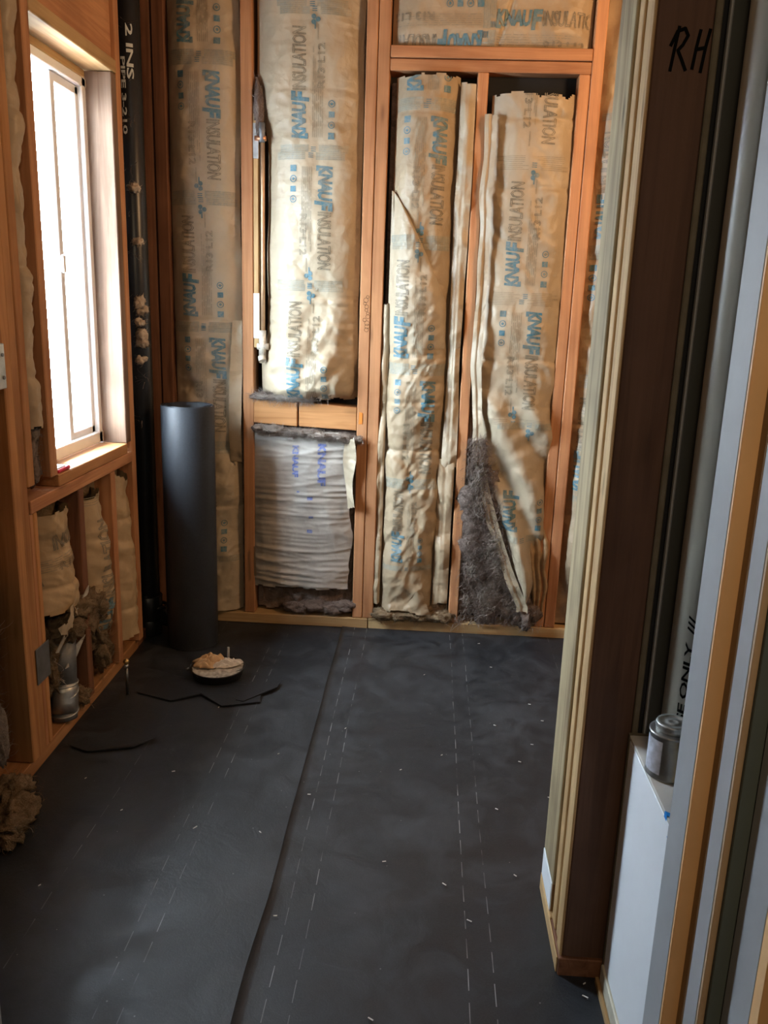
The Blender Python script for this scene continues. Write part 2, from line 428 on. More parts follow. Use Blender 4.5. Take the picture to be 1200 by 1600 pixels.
# ------------------------------------------------------------------ paper sheets
class Sheet:
    """a grid of paper in wall coordinates (u along the wall, v up, d out of the stud plane)"""
    def __init__(s, wall, ul, ur, v0, v1, depth, step=.0055):
        s.wall, s.v0, s.v1 = wall, v0, v1
        f = lambda q: q if callable(q) else (lambda v: np.full_like(np.asarray(v, float), q))
        s.ul, s.ur = f(ul), f(ur)
        vm = np.linspace(v0, v1, 30); wdt = float(np.max(s.ur(vm)-s.ul(vm)))
        s.nu = max(6, int(wdt/step)); s.nv = max(6, int((v1-v0)/step))
        S, Vv = np.meshgrid(np.linspace(0, 1, s.nu+1), np.linspace(v0, v1, s.nv+1))
        s.U = s.ul(Vv)+(s.ur(Vv)-s.ul(Vv))*S; s.V = Vv; s.D = depth(S, s.U, Vv)
    def world(s, U, V, D):
        if s.wall == 'back': return np.stack([U, 2.95-D, V], -1)
        if s.wall == 'left': return np.stack([-.955+D, U, V], -1)
    def mesh(s, name, mat, parent, ragged=0, **k):
        P = s.world(s.U, s.V, s.D).reshape(-1, 3); n = s.nu+1
        F = [(j*n+i, j*n+i+1, (j+1)*n+i+1, (j+1)*n+i) for j in range(s.nv) for i in range(s.nu)]
        if s.wall == 'left': F = [f[::-1] for f in F]
        if ragged:
            h = vnoise(s.U*40, s.V*0+3, 77)*ragged; h2 = vnoise(s.U*45, s.V*0+8, 79)*ragged
            F = [f for f in F if (s.V.flat[f[0]] > s.v0+h.flat[f[0]]) and (s.V.flat[f[0]] < s.v1-h2.flat[f[0]])]
        o = raw(name, P, F, mat, parent, True, **k)
        return o
    def sample(s, u, v):
        a, b = s.ul(v), s.ur(v); S = (u-a)/(b-a); ok = (S > .015) & (S < .985) & (v > s.v0+.004) & (v < s.v1-.004)
        x = np.clip(S, 0, .9999)*s.nu; y = np.clip((v-s.v0)/(s.v1-s.v0), 0, .9999)*s.nv
        i, j = x.astype(int), y.astype(int); fx, fy = x-i, y-j; D = s.D
        return (D[j, i]*(1-fx)+D[j, i+1]*fx)*(1-fy)+(D[j+1, i]*(1-fx)+D[j+1, i+1]*fx)*fy, ok
    def imprint(s, parent, places, inks=('wash', 'line', 'grey', 'blue'), pat=None, remap=None):
        """places: (u, v, turn, scale)"""
        for kk, key in enumerate(inks):
            VV, FF = [], []; base = 0
            for (cu, cv, turn, sc) in places:
                V, F = (pat or PAT)[key]
                if len(V) == 0: continue
                a = R(turn); ca, sa = math.cos(a), math.sin(a); q = V*sc
                q = np.stack([q[:, 0]*ca-q[:, 1]*sa+cu, q[:, 0]*sa+q[:, 1]*ca+cv], 1)
                if s.wall == 'left': q[:, 0] = q[:, 0]
                u, v = q[:, 0], q[:, 1]
                if remap: u = remap(u, v)
                d, ok = s.sample(u, v); P = s.world(u, v, d+.0011+.0003*kk)
                VV.append(P); FF += [tuple(i+base for i in f) for f in F if all(ok[i] for i in f)]; base += len(P)
            if FF:
                P = np.concatenate(VV); used = sorted({i for f in FF for i in f}); mp = {a: b for b, a in enumerate(used)}
                raw({'blue': 'blue_print', 'grey': 'grey_print', 'wash': 'pale_print', 'line': 'fine_print'}.get(key, 'print'),
                    P[used], [tuple(mp[i] for i in f) for f in FF], INK[key], parent, kind='stuff')
pat_ink = {}

def pillow(seed, base=-.028, bulge=.040, amp=.006, folds=(), f=5.0, crush=None, power=3.2, side=.012):
    amp = amp*1.35
    def depth(S, U, V):
        t = np.abs(2*S-1); h = base + bulge*(1-t**power)
        att = np.clip((1-t)*6, 0, 1)
        a = amp
        if crush: a = amp*(1+crush[1]*np.clip((crush[0]-V)/.12, 0, 1))
        h = h + att*a*crumple(U, V*.8, f, seed) + att*a*.34*crumple(U*1.2, V, f*4.0, seed+7, 2)
        h = h + .006*(vnoise(U*3, V*2.2, seed+20)-.5)
        for (v, st) in folds:
            dv = V-v-.012*(vnoise(U*9, V*0+v*7, seed+3)-.5)
            h = h - st*np.exp(-np.abs(dv)/.007) + st*.45*np.exp(-((dv+.018)/.014)**2)
        return h
    return depth
def wav(v0, amp, seed, f=5.):
    return lambda v: v0 + amp*(vnoise(np.asarray(v, float)*f, np.zeros_like(np.asarray(v, float))+.5, seed)-.5)*2

def blob_wool(name, c, size, mat, parent, seed=1, rough=.35, sub=4, **k):
    bm = bmesh.new(); bmesh.ops.create_icosphere(bm, subdivisions=sub, radius=1)
    rs = np.random.RandomState(seed)
    co = np.array([v.co[:] for v in bm.verts]); h = np.zeros(len(co)); fr = 2.2; a = rough
    for o in range(4):
        h += a*(1-2*np.abs(vnoise(co[:, 0]*fr+seed, co[:, 1]*fr+co[:, 2]*fr*.7, seed+o)*2-1)); h += a*.5*(vnoise(co[:, 2]*fr+3, co[:, 0]*fr, seed+9+o)-.5)
        fr *= 2; a *= .55
    co = co*(1+h)[:, None]*np.array(size)+np.array(c)
    for v, p in zip(bm.verts, co): v.co = p
    bmesh.ops.recalc_face_normals(bm, faces=bm.faces)
    rr = random.Random(seed); sz = sum(size)/3; L = max(.012, sz*.9); ctr = Vector(c)
    add_curls(bm, [(Vector(co[rr.randrange(len(co))]), ctr) for _ in range(int(260*k.pop('fuzz', 1)))], rr, L)
    me = bpy.data.meshes.new(name); bm.to_mesh(me); bm.free()
    k.setdefault('kind', 'stuff') if 'cat' not in k else None
    return link(name, me, mat, parent, None, True, **k)
def add_curls(bm, pts, rr, L0, r=.0007):
    for p, ctr in pts:
        L = L0*rr.uniform(.5, 1.4); d0 = (p-ctr) if ctr is not None else Vector((0, -1, 0)); d0 = (d0.normalized()*.45+Vector((rr.gauss(0, .8), rr.gauss(0, .6), rr.gauss(0, .8)))).normalized()
        o1 = d0.orthogonal().normalized(); o2 = d0.cross(o1); a = rr.uniform(0, 6.3); w_ = r*rr.uniform(.5, 1.7); kq = rr.uniform(1.5, 5)
        q = p-d0*L*.25; pv = None
        for i in range(6):
            t = i/5; wd = o2*w_*(1.1-t)
            cur = (bm.verts.new(q-wd), bm.verts.new(q+wd))
            if pv: bm.faces.new((pv[0], pv[1], cur[1], cur[0]))
            pv = cur; q = q+(d0+(o1*math.cos(a+kq*t)+o2*math.sin(a+kq*t))*.9)*L/5
def wool_slab(name, wall, u0, u1, v0, v1, d0, amp, seed, mat, parent, ragged=.02, f=14, **k):
    def dep(S, U, V):
        t = np.maximum(np.abs(2*S-1), 0); e = 1-t**6
        q = d0 - .05*(1-e) + amp*crumple(U, V, f, seed, 4)*e + amp*1.2*(vnoise(U*9, V*9, seed+4)-.5)
        return q
    sh = Sheet(wall, u0, u1, v0, v1, dep, .0055)
    return sh.mesh(name, mat, parent, ragged, **k)
def fluff(name, pts, mat, parent, seed=0, n=400, L=.035, r=.0009, spread=(.012, .008, .012)):
    rs = random.Random(seed); V, F = [], []
    for _ in range(n):
        p = Vector(rs.choice(pts)) + Vector([rs.gauss(0, q) for q in spread]); a = rs.uniform(0, 6.3); k = rs.uniform(60, 160); i0 = len(V)
        d0 = Vector((rs.gauss(0, 1), rs.gauss(0, .5), rs.gauss(0, 1))).normalized(); o1 = d0.orthogonal().normalized(); rr = r*rs.uniform(.5, 1.6)
        for q in range(6):
            t = L*q/5; dd = d0+o1*math.sin(a+k*t)*1.2; V += [p-o1*rr, p+o1*rr]; p = p+dd*L/5
        F += [(i0+2*q, i0+2*q+1, i0+2*q+3, i0+2*q+2) for q in range(5)]
    return raw(name, V, F, mat, parent, kind='stuff')
def strands(name, pts, mat, parent, seed=0, n=40, r=.0011, L=.05, **k):
    """loose fibres as bent thin ribbons"""
    rs = random.Random(seed); V, F = [], []
    for _ in range(n):
        p = Vector(rs.choice(pts)) + Vector((rs.uniform(-.03, .03), rs.uniform(-.01, .01), rs.uniform(-.012, .012)))
        d = Vector((rs.uniform(-1, 1), rs.uniform(-.7, .2), rs.uniform(-.5, .7))).normalized(); i0 = len(V)
        for q in range(5):
            s = Vector((0, 0, 1)).cross(d); s = (s.normalized() if s.length > .01 else Vector((1, 0, 0)))*r*rs.uniform(.6, 1.4)*(1.1-q*.2)
            V += [p-s, p+s]; p = p + d*L/5; d = (d+Vector((rs.uniform(-.5, .5), rs.uniform(-.5, .4), rs.uniform(-.6, .3)))).normalized()
        F += [(i0+2*q, i0+2*q+1, i0+2*q+3, i0+2*q+2) for q in range(4)]
    return raw(name, V, F, mat, parent, kind='stuff', **k)

# ------------------------------------------------------------------ the shell
YB = 2.95; XL = -.955; SD = .089
fl = empty('floor', kind='structure')
box('subfloor', -1.9, 1.9, -1.4, 3.2, -.05, -.006, W['dark_x'], fl, 0)
def felt(name, x0, x1, y0, y1, z, seed, edge_lift=0.0):
    nx, ny = max(8, int((x1-x0)/.02)), int((y1-y0)/.02)
    X, Y = np.meshgrid(np.linspace(x0, x1, nx+1), np.linspace(y0, y1, ny+1))
    t = (X-x0)/(x1-x0)
    Z = z + .0032*(vnoise(X*5, Y*1.2, seed)-.5) + .0016*crumple(X, Y, 6, seed+2, 2)*.5 + edge_lift*np.exp(-t*(x1-x0)/.012)
    if edge_lift: X = X + np.exp(-t*20)*(.004*(vnoise(Y*4, Y*0, seed+8)-.5)*2)
    n = nx+1; V = np.stack([X, Y, Z], -1).reshape(-1, 3)
    V2 = V-np.array([0, 0, .0015]); N = len(V)
    F = [(j*n+i, j*n+i+1, (j+1)*n+i+1, (j+1)*n+i) for j in range(ny) for i in range(nx)]
    edge = [j*n for j in range(ny+1)]
    F += [(edge[j+1], edge[j], N+j, N+j+1) for j in range(ny)]
    low = V[edge]-np.array([0, 0, .004]); 
    return raw(name, np.concatenate([V, low]), F, FELT, fl, True, origin=(0, 0, 0))
felt('felt_sheet', -.99, -.262, .2, 2.945, -.0025, 3)
felt('felt_sheet', -.286, .66, .2, 2.945, .0004, 9, .0022)
felt('felt_sheet', .65, 1.55, 1.55, 2.945, -.0025, 12)
box('hall_floor', -1.9, 1.9, -1.4, .205, -.006, 0, W['dark_x'], fl, 0)

box('roof_eave', -1.72, -1.075, .6, 3.6, 2.24, 2.34, flat('eave_paint', (.45, .44, .42), .8), None, 0, kind='structure')  # unseen overhang added to keep skylight off the floor by the left wall
ceil = box('ceiling', -1.9, 1.9, -1.4, 3.2, 2.45, 2.52, flat('ceiling_board', (.36, .25, .17), .9), None, 0, kind='structure')

# back wall
wb = empty('wall_back', (0, 3, 0), kind='structure')
box('sheathing', -1.15, 1.65, YB+SD, YB+SD+.015, -.005, 2.45, SHEATH, wb, 0)
def studb(x0, x1, z0, z1, mat='fir_z', name='stud', dy=0, shift=0, **k):
    return box(name, x0, x1, YB+dy, YB+SD, z0, z1, W[mat], wb, .0025, (shift, 0), **k)
studb(-.996, -.955, .038, 2.40, 'dark_z', label='dark brown stud standing in the corner')
studb(-.950, -.909, .038, 2.40, 'dark_z', dy=-.004)
studb(-.660, -.621, .038, 2.40)
studb(-.2495, -.2125, .038, 2.40, dy=-.001)
studb(-.2105, -.1715, .038, 2.40, dy=.001)
studb(.113, .148, .038, 1.926)
studb(.436, .471, .038, 1.926)
studb(.4735, .511, .038, 2.40, dy=-.002)
studb(.86, .898, .038, 2.40); studb(1.24, 1.278, .038, 2.40)
box('header', -.170, .4725, YB-.003, YB+SD, 1.965, 2.000, W['fir_x'], wb)
box('header', -.170, .4725, YB+.001, YB+SD, 1.927, 1.962, W['fir_x'], wb)
box('top_plate', -1.15, 1.65, YB, YB+SD, 2.402, 2.448, W['fir_x'], wb)
box('bottom_plate', -.996, -.190, YB-.006, YB+SD, -.002, .037, W['pale_x'], wb)
box('bottom_plate', -.188, .95, YB-.004, YB+SD, -.002, .037, W['pale_x'], wb)
# blocking between the second and the doubled stud, two pieces
def tilted(name, x0, x1, za0, za1, zb0, zb1, y0, mat, parent):
    bm = bmesh.new(); addbox(bm, x0, x1, y0, YB+SD, za0, za1, 0)
    for v in bm.verts:
        if v.co.x > (x0+x1)/2: v.co.z += (zb0-za0) if v.co.z < (za0+za1)/2 else (zb1-za1)
    bmesh.ops.bevel(bm, geom=bm.edges[:], offset=.0025, segments=1, affect='EDGES')
    return bmo(name, bm, mat, parent)
tilted('blocking', -.6205, -.4635, .765, .850, .757, .848, YB-.004, W['gold_x'], wb)
tilted('blocking', -.4595, -.2505, .757, .846, .750, .832, YB+.002, W['gold_x'], wb)
box('blocking', .148, .436, YB+.055, YB+SD, 1.80, 1.926, VOIDSHADE, wb, 0)  # black board painting the dark void above the torn batt, no real blocking
# pencilled scrawl and crayon dash on the doubled stud
raw('crayon_mark', [(-.243, YB-.0032, .775), (-.231, YB-.0032, .775), (-.230, YB-.0032, .815), (-.242, YB-.0032, .818)], [(0, 1, 2, 3)], ORANGEMARK, wb, label='orange crayon dash')
sc = []
rs = random.Random(5)
for k in range(11):
    cz = 1.105+k*.011; sc.append(ring(-.226+rs.uniform(-.006, .006), cz, rs.uniform(.005, .009), .0012, 9))
V = []; F = []
for v, f in sc:
    b = len(V); V += [(x, YB-.0034, z) for x, z in v]; F += [tuple(i+b for i in q) for q in f]
raw('pencil_scrawl', V, F, INKBLK, wb, label='black handwritten scrawl')

# left wall
wl = empty('wall_left', (-1, 1.5, 0), kind='structure')
XO = XL-SD
def studl(y0, y1, z0, z1, mat='fir_z', dx=0, name='stud', x0=XO, **k):
    return box(name, x0, XL+dx, y0, y1, z0, z1, W[mat], wl, .0025, **k)
for (a, b, c, d) in ((.9, 2.235, -.005, 2.45), (2.63, 3.04, -.005, 2.45), (2.235, 2.63, -.005, .73), (2.235, 2.63, 1.83, 2.45)):
    box('sheathing', XO-.015, XO, a, b, c, d, SHEATH, wl, 0)
for y in (1.00, 1.41): studl(y, y+.038, .038, 2.40, 'dark_z')
studl(1.838, 1.8755, .038, 2.40, 'gold_z', .001)
studl(1.8775, 1.9145, .038, 2.40, 'gold_z', -.002)
studl(1.917, 1.953, .735, 2.40, 'gold_z', -.001)
studl(1.917, 1.936, .038, .667, 'fir_z', -.004); studl(1.938, 1.957, .038, .667, 'gold_z', -.003)
studl(2.042, 2.080, .735, 2.40, 'fir_z')
studl(2.198, 2.232, .038, .667, 'dark_z', label='short dark cripple stud below the sill')
studl(2.440, 2.474, .038, .667, 'fir_z')
studl(2.628, 2.664, .038, 2.40, 'fir_z')
studl(2.588, 2.627, .735, 1.820, 'buck_z', -.001, label='pale trimmer stud lit by the window')
box('sill_board', XO, XL+.002, 1.917, 2.627, .669, .702, W['fir_y'], wl)
box('sill_board', XO, XL+.001, 2.082, 2.587, .703, .735, W['gold_y'], wl, label='sunlit top sill board')
box('header', XO, XL+.001, 2.082, 2.627, 1.822, 1.858, W['pale_y'], wl, label='pale flat board over the window')
box('header', XO+.02, XL-.012, 2.082, 2.627, 1.860, 2.140, W['fir_y'], wl, label='broad orange header board')
box('header', XO, XL, 2.082, 2.627, 2.142, 2.18, W['fir_y'], wl)
box('top_plate', XO, XL, .9, 2.95, 2.402, 2.448, W['fir_y'], wl)
bm = bmesh.new(); addbox(bm, XO, XL+.004, 1.0, 2.66, -.002, .037, .0)
for v in bm.verts:
    if v.co.x > -1 and v.co.y > 2: v.co.x -= .022
bmesh.ops.bevel(bm, geom=bm.edges[:], offset=.002, segments=1, affect='EDGES'); bmo('bottom_plate', bm, W['gold_y'], wl)
box('bottom_plate', XO, XL-.02, 2.662, 2.95, -.002, .037, W['dark_y'], wl)

# window
win = empty('window_1', (-1.05, 2.35, .735), kind='structure')
fx0, fx1, wy0, wy1, wz0, wz1 = -1.085, -1.032, 2.088, 2.592, .738, 1.812
def fr(name, y0, y1, z0, z1, x0=fx0, x1=fx1, parent=win, mat=None): return box(name, x0, x1, y0, y1, z0, z1, mat or VINYL, parent, .003)
# rough-opening strips hiding the gap between frame and studs
for a in ((2.082, 2.0875, .737, 1.815), (2.5925, 2.5875, .737, 1.815)): pass
box('window_buck', -1.060, -1.034, 2.082, 2.587, 1.800, 1.821, W['pale_y'], wl)
fr('frame_rail', wy0, wy1, wz0, wz0+.036); fr('frame_rail', wy0, wy1, wz1-.040, wz1-.014)
fr('frame_stile', wy0, wy0+.022, wz0, wz1-.014); fr('frame_stile', wy1-.034, wy1-.006, wz0, wz1-.014)
sash = fr('sash_stile', 2.372, 2.402, wz0+.034, wz1-.042, fx0+.012, fx1-.012)
fr('sash_rail', 2.39, wy1-.030, wz0+.034, wz0+.058, fx0+.012, fx1-.014); fr('sash_rail', 2.39, wy1-.030, wz1-.066, wz1-.040, fx0+.012, fx1-.014)
fr('sash_stile', wy1-.055, wy1-.030, wz0+.034, wz1-.042, fx0+.012, fx1-.014)
fr('latch', 2.376, 2.396, 1.25, 1.30, fx1-.012, fx1-.004)
fr('roller_bracket', 2.16, 2.20, wz1-.075, wz1-.045, fx0+.01, fx1-.01, mat=DULLGALV)
fr('pane', 2.105, 2.375, wz0+.03, wz1-.035, -1.066, -1.063, mat=GLASS); fr('pane', 2.40, 2.54, wz0+.05, wz1-.06, -1.058, -1.055, mat=GLASS)

# partition end (wall_right) : end studs, flat stud, plate
wr = empty('wall_right', (.335, 1.42, 0), kind='structure')
def sr(x0, x1, y0, y1, z0, z1, mat, name='stud', **k): return box(name, x0, x1, y0, y1, z0, z1, mat if not isinstance(mat, str) else W[mat], wr, .002, **k)
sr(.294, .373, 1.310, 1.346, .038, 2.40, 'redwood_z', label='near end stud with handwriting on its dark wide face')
# window-lit edge of the end stud painted as a pale strip; pale studs behind
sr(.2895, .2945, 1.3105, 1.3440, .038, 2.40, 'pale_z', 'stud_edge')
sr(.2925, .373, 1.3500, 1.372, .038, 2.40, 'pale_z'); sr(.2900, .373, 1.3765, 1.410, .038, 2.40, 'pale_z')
sr(.300, .373, 1.347, 1.349, .038, 2.40, VOIDSHADE, 'paper_gap'); sr(.306, .373, 1.4105, 1.424, .038, 2.40, 'redwood_z', 'stud')  # black strip paints the shade in the gap between the studs
sr(.288, .327, 1.426, 1.546, .100, 2.40, 'weather_z', label='weathered grey-green board set flat at the partition edge')
sr(.330, .373, 1.426, 1.546, .038, 2.40, 'dark_z')
sr(.288, .375, 1.306, 1.41, -.002, .0365, 'dark_y', 'bottom_plate'); sr(.286, .375, 1.412, 1.55, -.002, .0365, 'pale_y', 'bottom_plate')
sr(.2850, .2878, 1.312, 1.545, .0, .034, 'pale_y', 'plate_face', label='pale worn left face of the plate')
sr(.2865, .2895, 1.43, 1.545, .036, .100, WHITEP, 'white_patch', label='white painted scrap at the foot of the board')
sr(.374, .384, 1.309, 1.32, .0, 2.45, OLIVE, 'board_edge'); sr(.3905, .3945, 1.298, 1.31, .0, 2.45, GREYPAINT, 'metal_bead', label='thin grey metal corner bead')
sr(.384, .392, 1.315, 1.55, 0, 2.45, VOIDSHADE, 'sheathing'); sr(.395, 1.65, 1.318, 1.34, 0, 2.45, DARKGREY, 'wallboard')  # first slab paints the dark gap beside the olive edge, no real sheathing
sr(.288, .375, 1.306, 1.55, 2.402, 2.448, 'fir_y', 'top_plate')
# the handwriting
def text_obj(body, size, loc, rot, mat, parent, name, sx=1, shear=0, bold=0, extr=.0004, **k):
    cu = bpy.data.curves.new(name, 'FONT'); cu.body = body; cu.size = size; cu.shear = shear; cu.offset = bold; cu.extrude = extr; cu.resolution_u = 3
    cu.align_x = 'CENTER'; cu.align_y = 'CENTER'
    o = bpy.data.objects.new('tmp', cu); COL.objects.link(o); bpy.context.view_layer.update()
    me = bpy.data.meshes.new_from_object(o.evaluated_get(bpy.context.evaluated_depsgraph_get())); bpy.data.objects.remove(o)
    me.transform(Matrix.Translation(loc) @ rot.to_4x4() @ Matrix.Diagonal((sx, 1, 1, 1))); me.materials.clear()
    return link(name, me, mat, parent, **k)
from mathutils import Euler
FACE_CAM = Euler((R(90), 0, 0)).to_matrix()          # text plane facing -y
hw = [[(1.586, .326), (1.560, .3225), (1.530, .319)], [(1.562, .3165), (1.580, .324), (1.584, .334), (1.575, .339), (1.563, .333), (1.556, .327), (1.545, .333), (1.531, .340)],
      [(1.582, .3555), (1.560, .352), (1.533, .349)], [(1.583, .3685), (1.560, .3645), (1.529, .361)], [(1.5575, .3515), (1.560, .365)]]
V, F = [], []
for st in hw:
    for (za, xa), (zb, xb) in zip(st, st[1:]):
        d = Vector((xb-xa, zb-za)); nn_ = Vector((-d.y, d.x)).normalized()*.0023; e_ = d.normalized()*.001; b0 = len(V)
        for x, z, s1 in ((xa-e_.x, za-e_.y, 1), (xb+e_.x, zb+e_.y, 1), (xb+e_.x, zb+e_.y, -1), (xa-e_.x, za-e_.y, -1)): V.append((x+nn_.x*s1, 1.3090-.00006*len(F), z+nn_.y*s1))
        F.append((b0, b0+1, b0+2, b0+3))
raw('handwriting', V, F, INKBLK, wr, label='black handwritten letters RH', kind='stuff')

# side room right part and outer shell
box('wall_far_right', 1.62, 1.65, .70, 3.06, 0, 2.45, PLASTER, None, 0, kind='structure')
hall = empty('wall_hall', (0, -1, 0), kind='structure')
for a in ((-1.9, -1.87, -1.4, .8), (1.3, 1.33, -1.4, .8)): box('wall_panel', *a, 0, 2.45, PLASTER, hall, 0)
box('wall_panel', -1.9, 1.33, -1.43, -1.4, 0, 2.45, PLASTER, hall, 0)

# near doorway wall with its stepped right jamb
wf = empty('wall_front', (.9, .9, 0), kind='structure')
box('wall_panel', -1.9, -.618, .80, .99, 0, 2.45, GREYPAINT, wf, 0)
box('jamb_board', -.618, -.600, .79, 1.0, 0, 2.45, GREYPAINT, wf, .002)
box('wall_panel', .46, 1.65, .74, .99, 0, 2.45, GREYPAINT, wf, 0)
def jb(x0, x1, y0, y1, m, name): return box(name, x0, x1, y0, y1, 0, 2.45, m, wf, .0008)
d1 = empty('door_1', (.36, .9, 0), kind='structure')
def jd(x0, x1, y0, y1, m, name='jamb_strip', **k): return box(name, x0, x1, y0, y1, 0, 2.45, m, d1, .0006, **k)
jd(.350, .46, .944, 1.006, GREYPAINT, 'jamb_board')
jd(.3505, .372, .938, .9435, ORANGEW, label='raw orange wood edge of the jamb')
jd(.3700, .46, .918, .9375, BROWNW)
jd(.3705, .46, .880, .9175, GREYPAINT)
jd(.3710, .379, .8740, .8795, TANW, label='thin tan wood strip on the jamb')
jd(.3790, .396, .8680, .8735, GREENGREY)
jd(.3962, .46, .800, .8675, GREYPAINT, 'casing_board')
jd(.3964, .60, .780, .7995, ORANGEW, 'casing_edge', label='broad raw orange casing edge')

# low white ledge beyond the doorway
lg = empty('trim_1', (.45, 1.15, 0), kind='structure')
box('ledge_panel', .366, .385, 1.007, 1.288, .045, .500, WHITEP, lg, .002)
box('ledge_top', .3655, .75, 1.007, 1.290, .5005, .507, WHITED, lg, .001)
box('ledge_end', .3655, .75, 1.2885, 1.300, .0, .507, OLIVE, lg, .001)
box('ledge_base', .362, .386, 1.007, 1.292, 0, .0445, flat('yellowed_trim', (.60, .56, .44), .6), lg, .002)
box('base_strip', .355, .3615, 1.007, 1.296, -.001, .012, W['pale_y'], lg, .001)

# ------------------------------------------------------------------ insulation batts on the back wall
def batt(label, loc): return empty('insulation_batt', loc, label=label, cat='insulation', group='paper-faced insulation batts')
YI = YB+.012
def body(parent, x0, x1, z0, z1, mat=WOOL, wall='back', y0=.045):
    if wall == 'back': return box('wool_body', x0, x1, YB+y0, YB+SD-.001, z0, z1, mat, parent, .004)
    return box('wool_body', XO+.001, XL-y0, x0, x1, z0, z1, mat, parent, .004)

# bay beside the corner
b = batt('long printed kraft batt between the dark corner studs and the first orange stud', (-.79, YI, .04))
body(b, -.900, -.668, .05, 2.38)
s = Sheet('back', wav(-.907, .004, 1), wav(-.669, .006, 2, 7), .045, 2.38, pillow(11, -.034, .050, .0060, [(1.115, .005), (.45, .006), (.66, .004)], 5, (1.12, .9)))
f = s.mesh('kraft_facing', KRAFT_PALE, b)
s.imprint(f, [(-.795, 2.165, 0, 1), (-.792, 1.735, 180, 1), (-.797, 1.305, 0, 1), (-.790, .885, 180, 1), (-.795, .455, 0, 1)])
# loose flange curling beside the first stud
s = Sheet('back', lambda v: -.700+.010*np.sin(v*6), lambda v: -.664+0*v, .62, 1.12, lambda S, U, V: .002+.016*S*np.sin(V*11)+.008*crumple(U, V, 8, 5), .006)
s.mesh('paper_flange', KRAFT, b)

# upper batt of the wide bay
b = batt('big bulging printed kraft batt filling the wide bay above the blocking', (-.43, YI, .87))
body(b, -.575, -.256, .90, 2.38)
def ul_b1(v):
    v = np.asarray(v, float)
    e = -.612 + .035*np.clip((1.92-v)/.22, 0, 1) + .008*(vnoise(v*6, v*0, 31)-.5)
    e = e - .020*np.clip((1.08-v)/.10, 0, 1) - .006*np.clip((2.0-v)*0, 0, 1)
    return e
def dep_b1(S, U, V):
    h = pillow(21, -.036, .060, .0055, [(1.592, .003), (1.205, .006), (1.175, .004), (1.12, .005), (1.86, .002)], 4.2, (1.22, 1.7))(S, U, V)
    h = h + .050*np.exp(-((V-.965)/.11)**2)*(1-np.abs(2*S-1)**2.5)          # sagging belly
    h = h - .050*np.clip((.895-V)/.045, 0, 1)**1.3*(1+.5*(U+.43)/.18)
    h = h - .005*np.exp(-np.abs((U+.40)*.75+(V-1.24)*.66)/.005)*((V > 1.19) & (V < 1.32))
    h = h - .004*np.exp(-np.abs((U+.36)*.45+(V-1.27)*.9)/.005)*((V > 1.22) & (V < 1.32) & (U > -.40))
    return h
s = Sheet('back', ul_b1, wav(-.256, .005, 5, 6), .850, 2.38, dep_b1)
f = s.mesh('kraft_facing', KRAFT_PALE, b, ragged=.018)
s.imprint(f, [(-.418, 1.886, 0, 1), (-.418, 1.456, 180, 1), (-.425, 1.035, 0, 1), (-.418, 2.316, 180, 1)])
blob_wool('torn_wool', (-.50, YB-.010, .862), (.075, .012, .010), WOOL_W, b, 3, .5, fuzz=3)
blob_wool('torn_wool', (-.575, YB-.006, .862), (.040, .012, .010), WOOL, b, 6, .5, 3, fuzz=2)
strands('loose_fibres', [(-.56+.02*i, YB-.03, .875) for i in range(12)], WOOL_W, b, 1, 60, .0012, .04)

# lower batt of the wide bay, grey back of paper
b = batt('short batt with wrinkled grey paper below the blocking', (-.43, YI, .05))
body(b, -.618, -.256, .05, .74)
def dep_lo(S, U, V):
    t = np.abs(2*S-1); h = -.006+.020*(1-t**4)
    k = V + .018*(vnoise(U*5, V*6, 3)-.5)*2 + .07*(U+.43)*np.sin(V*9); wv = 0
    for fr, a, sd in ((17, .0030, 1), (29, .0026, 2), (47, .0018, 3), (71, .0011, 6)):
        ph = np.modf(k*fr+vnoise(U*3.5, V*13, sd)*1.9+9)[0]; pk = np.exp(-np.abs(ph-.5)/.09)-.3
        wv = wv + 1.9*a*pk*np.clip(2.2*vnoise(U*4, V*17, sd+9)-.5, 0, 1.4)
    return h + wv*np.clip((1-t)*8+.3, 0, 1) + .006*crumple(U, V, 7, 14, 2)
s = Sheet('back', wav(-.621, .003, 8), lambda v: -.268+.012*np.sin(np.asarray(v)*23)*vnoise(np.asarray(v)*9, np.asarray(v)*0, 4)+.004*vnoise(np.asarray(v)*60, np.asarray(v)*0, 5), .142, .742, dep_lo, .005)
f = s.mesh('grey_facing', KRAFT_BACK, b, ragged=.010)
RP = {'royal': slice_mesh([(rot90(text_flat('KNAUF', .155, .030, 0, bold=.05)[0]), text_flat('KNAUF', .155, .030, 0, bold=.05)[1])], .008)}
RQ = {'royal': slice_mesh([rectm(-.008, .012, -.006, .006)], .008)}
s.imprint(f, [(-.372, .700, 180, 1), (-.468, .690, 180, .75)], ('royal',), RP)
s.imprint(f, [(-.415, .498, 0, 1), (-.41, .426, 0, .8), (-.415, .372, 0, 1), (-.458, .52, 0, .5)], ('royal',), RQ)
s = Sheet('back', lambda v: -.285+.010*np.sin(np.asarray(v)*17), lambda v: -.252+.006*np.sin(np.asarray(v)*31), .46, .74, lambda S, U, V: .012+.022*S+.008*crumple(U, V, 12, 8), .005)
s.mesh('torn_edge', KRAFT_PALE, b, ragged=.02)
s = Sheet('back', lambda v: -.622+0*v, lambda v: -.608+.006*np.sin(np.asarray(v)*17), .18, .32, lambda S, U, V: .010+.012*S+.004*crumple(U, V, 12, 8), .004)
s.mesh('torn_edge', KRAFT_PALE, b, ragged=.02, label='small yellow torn corner of kraft paper')
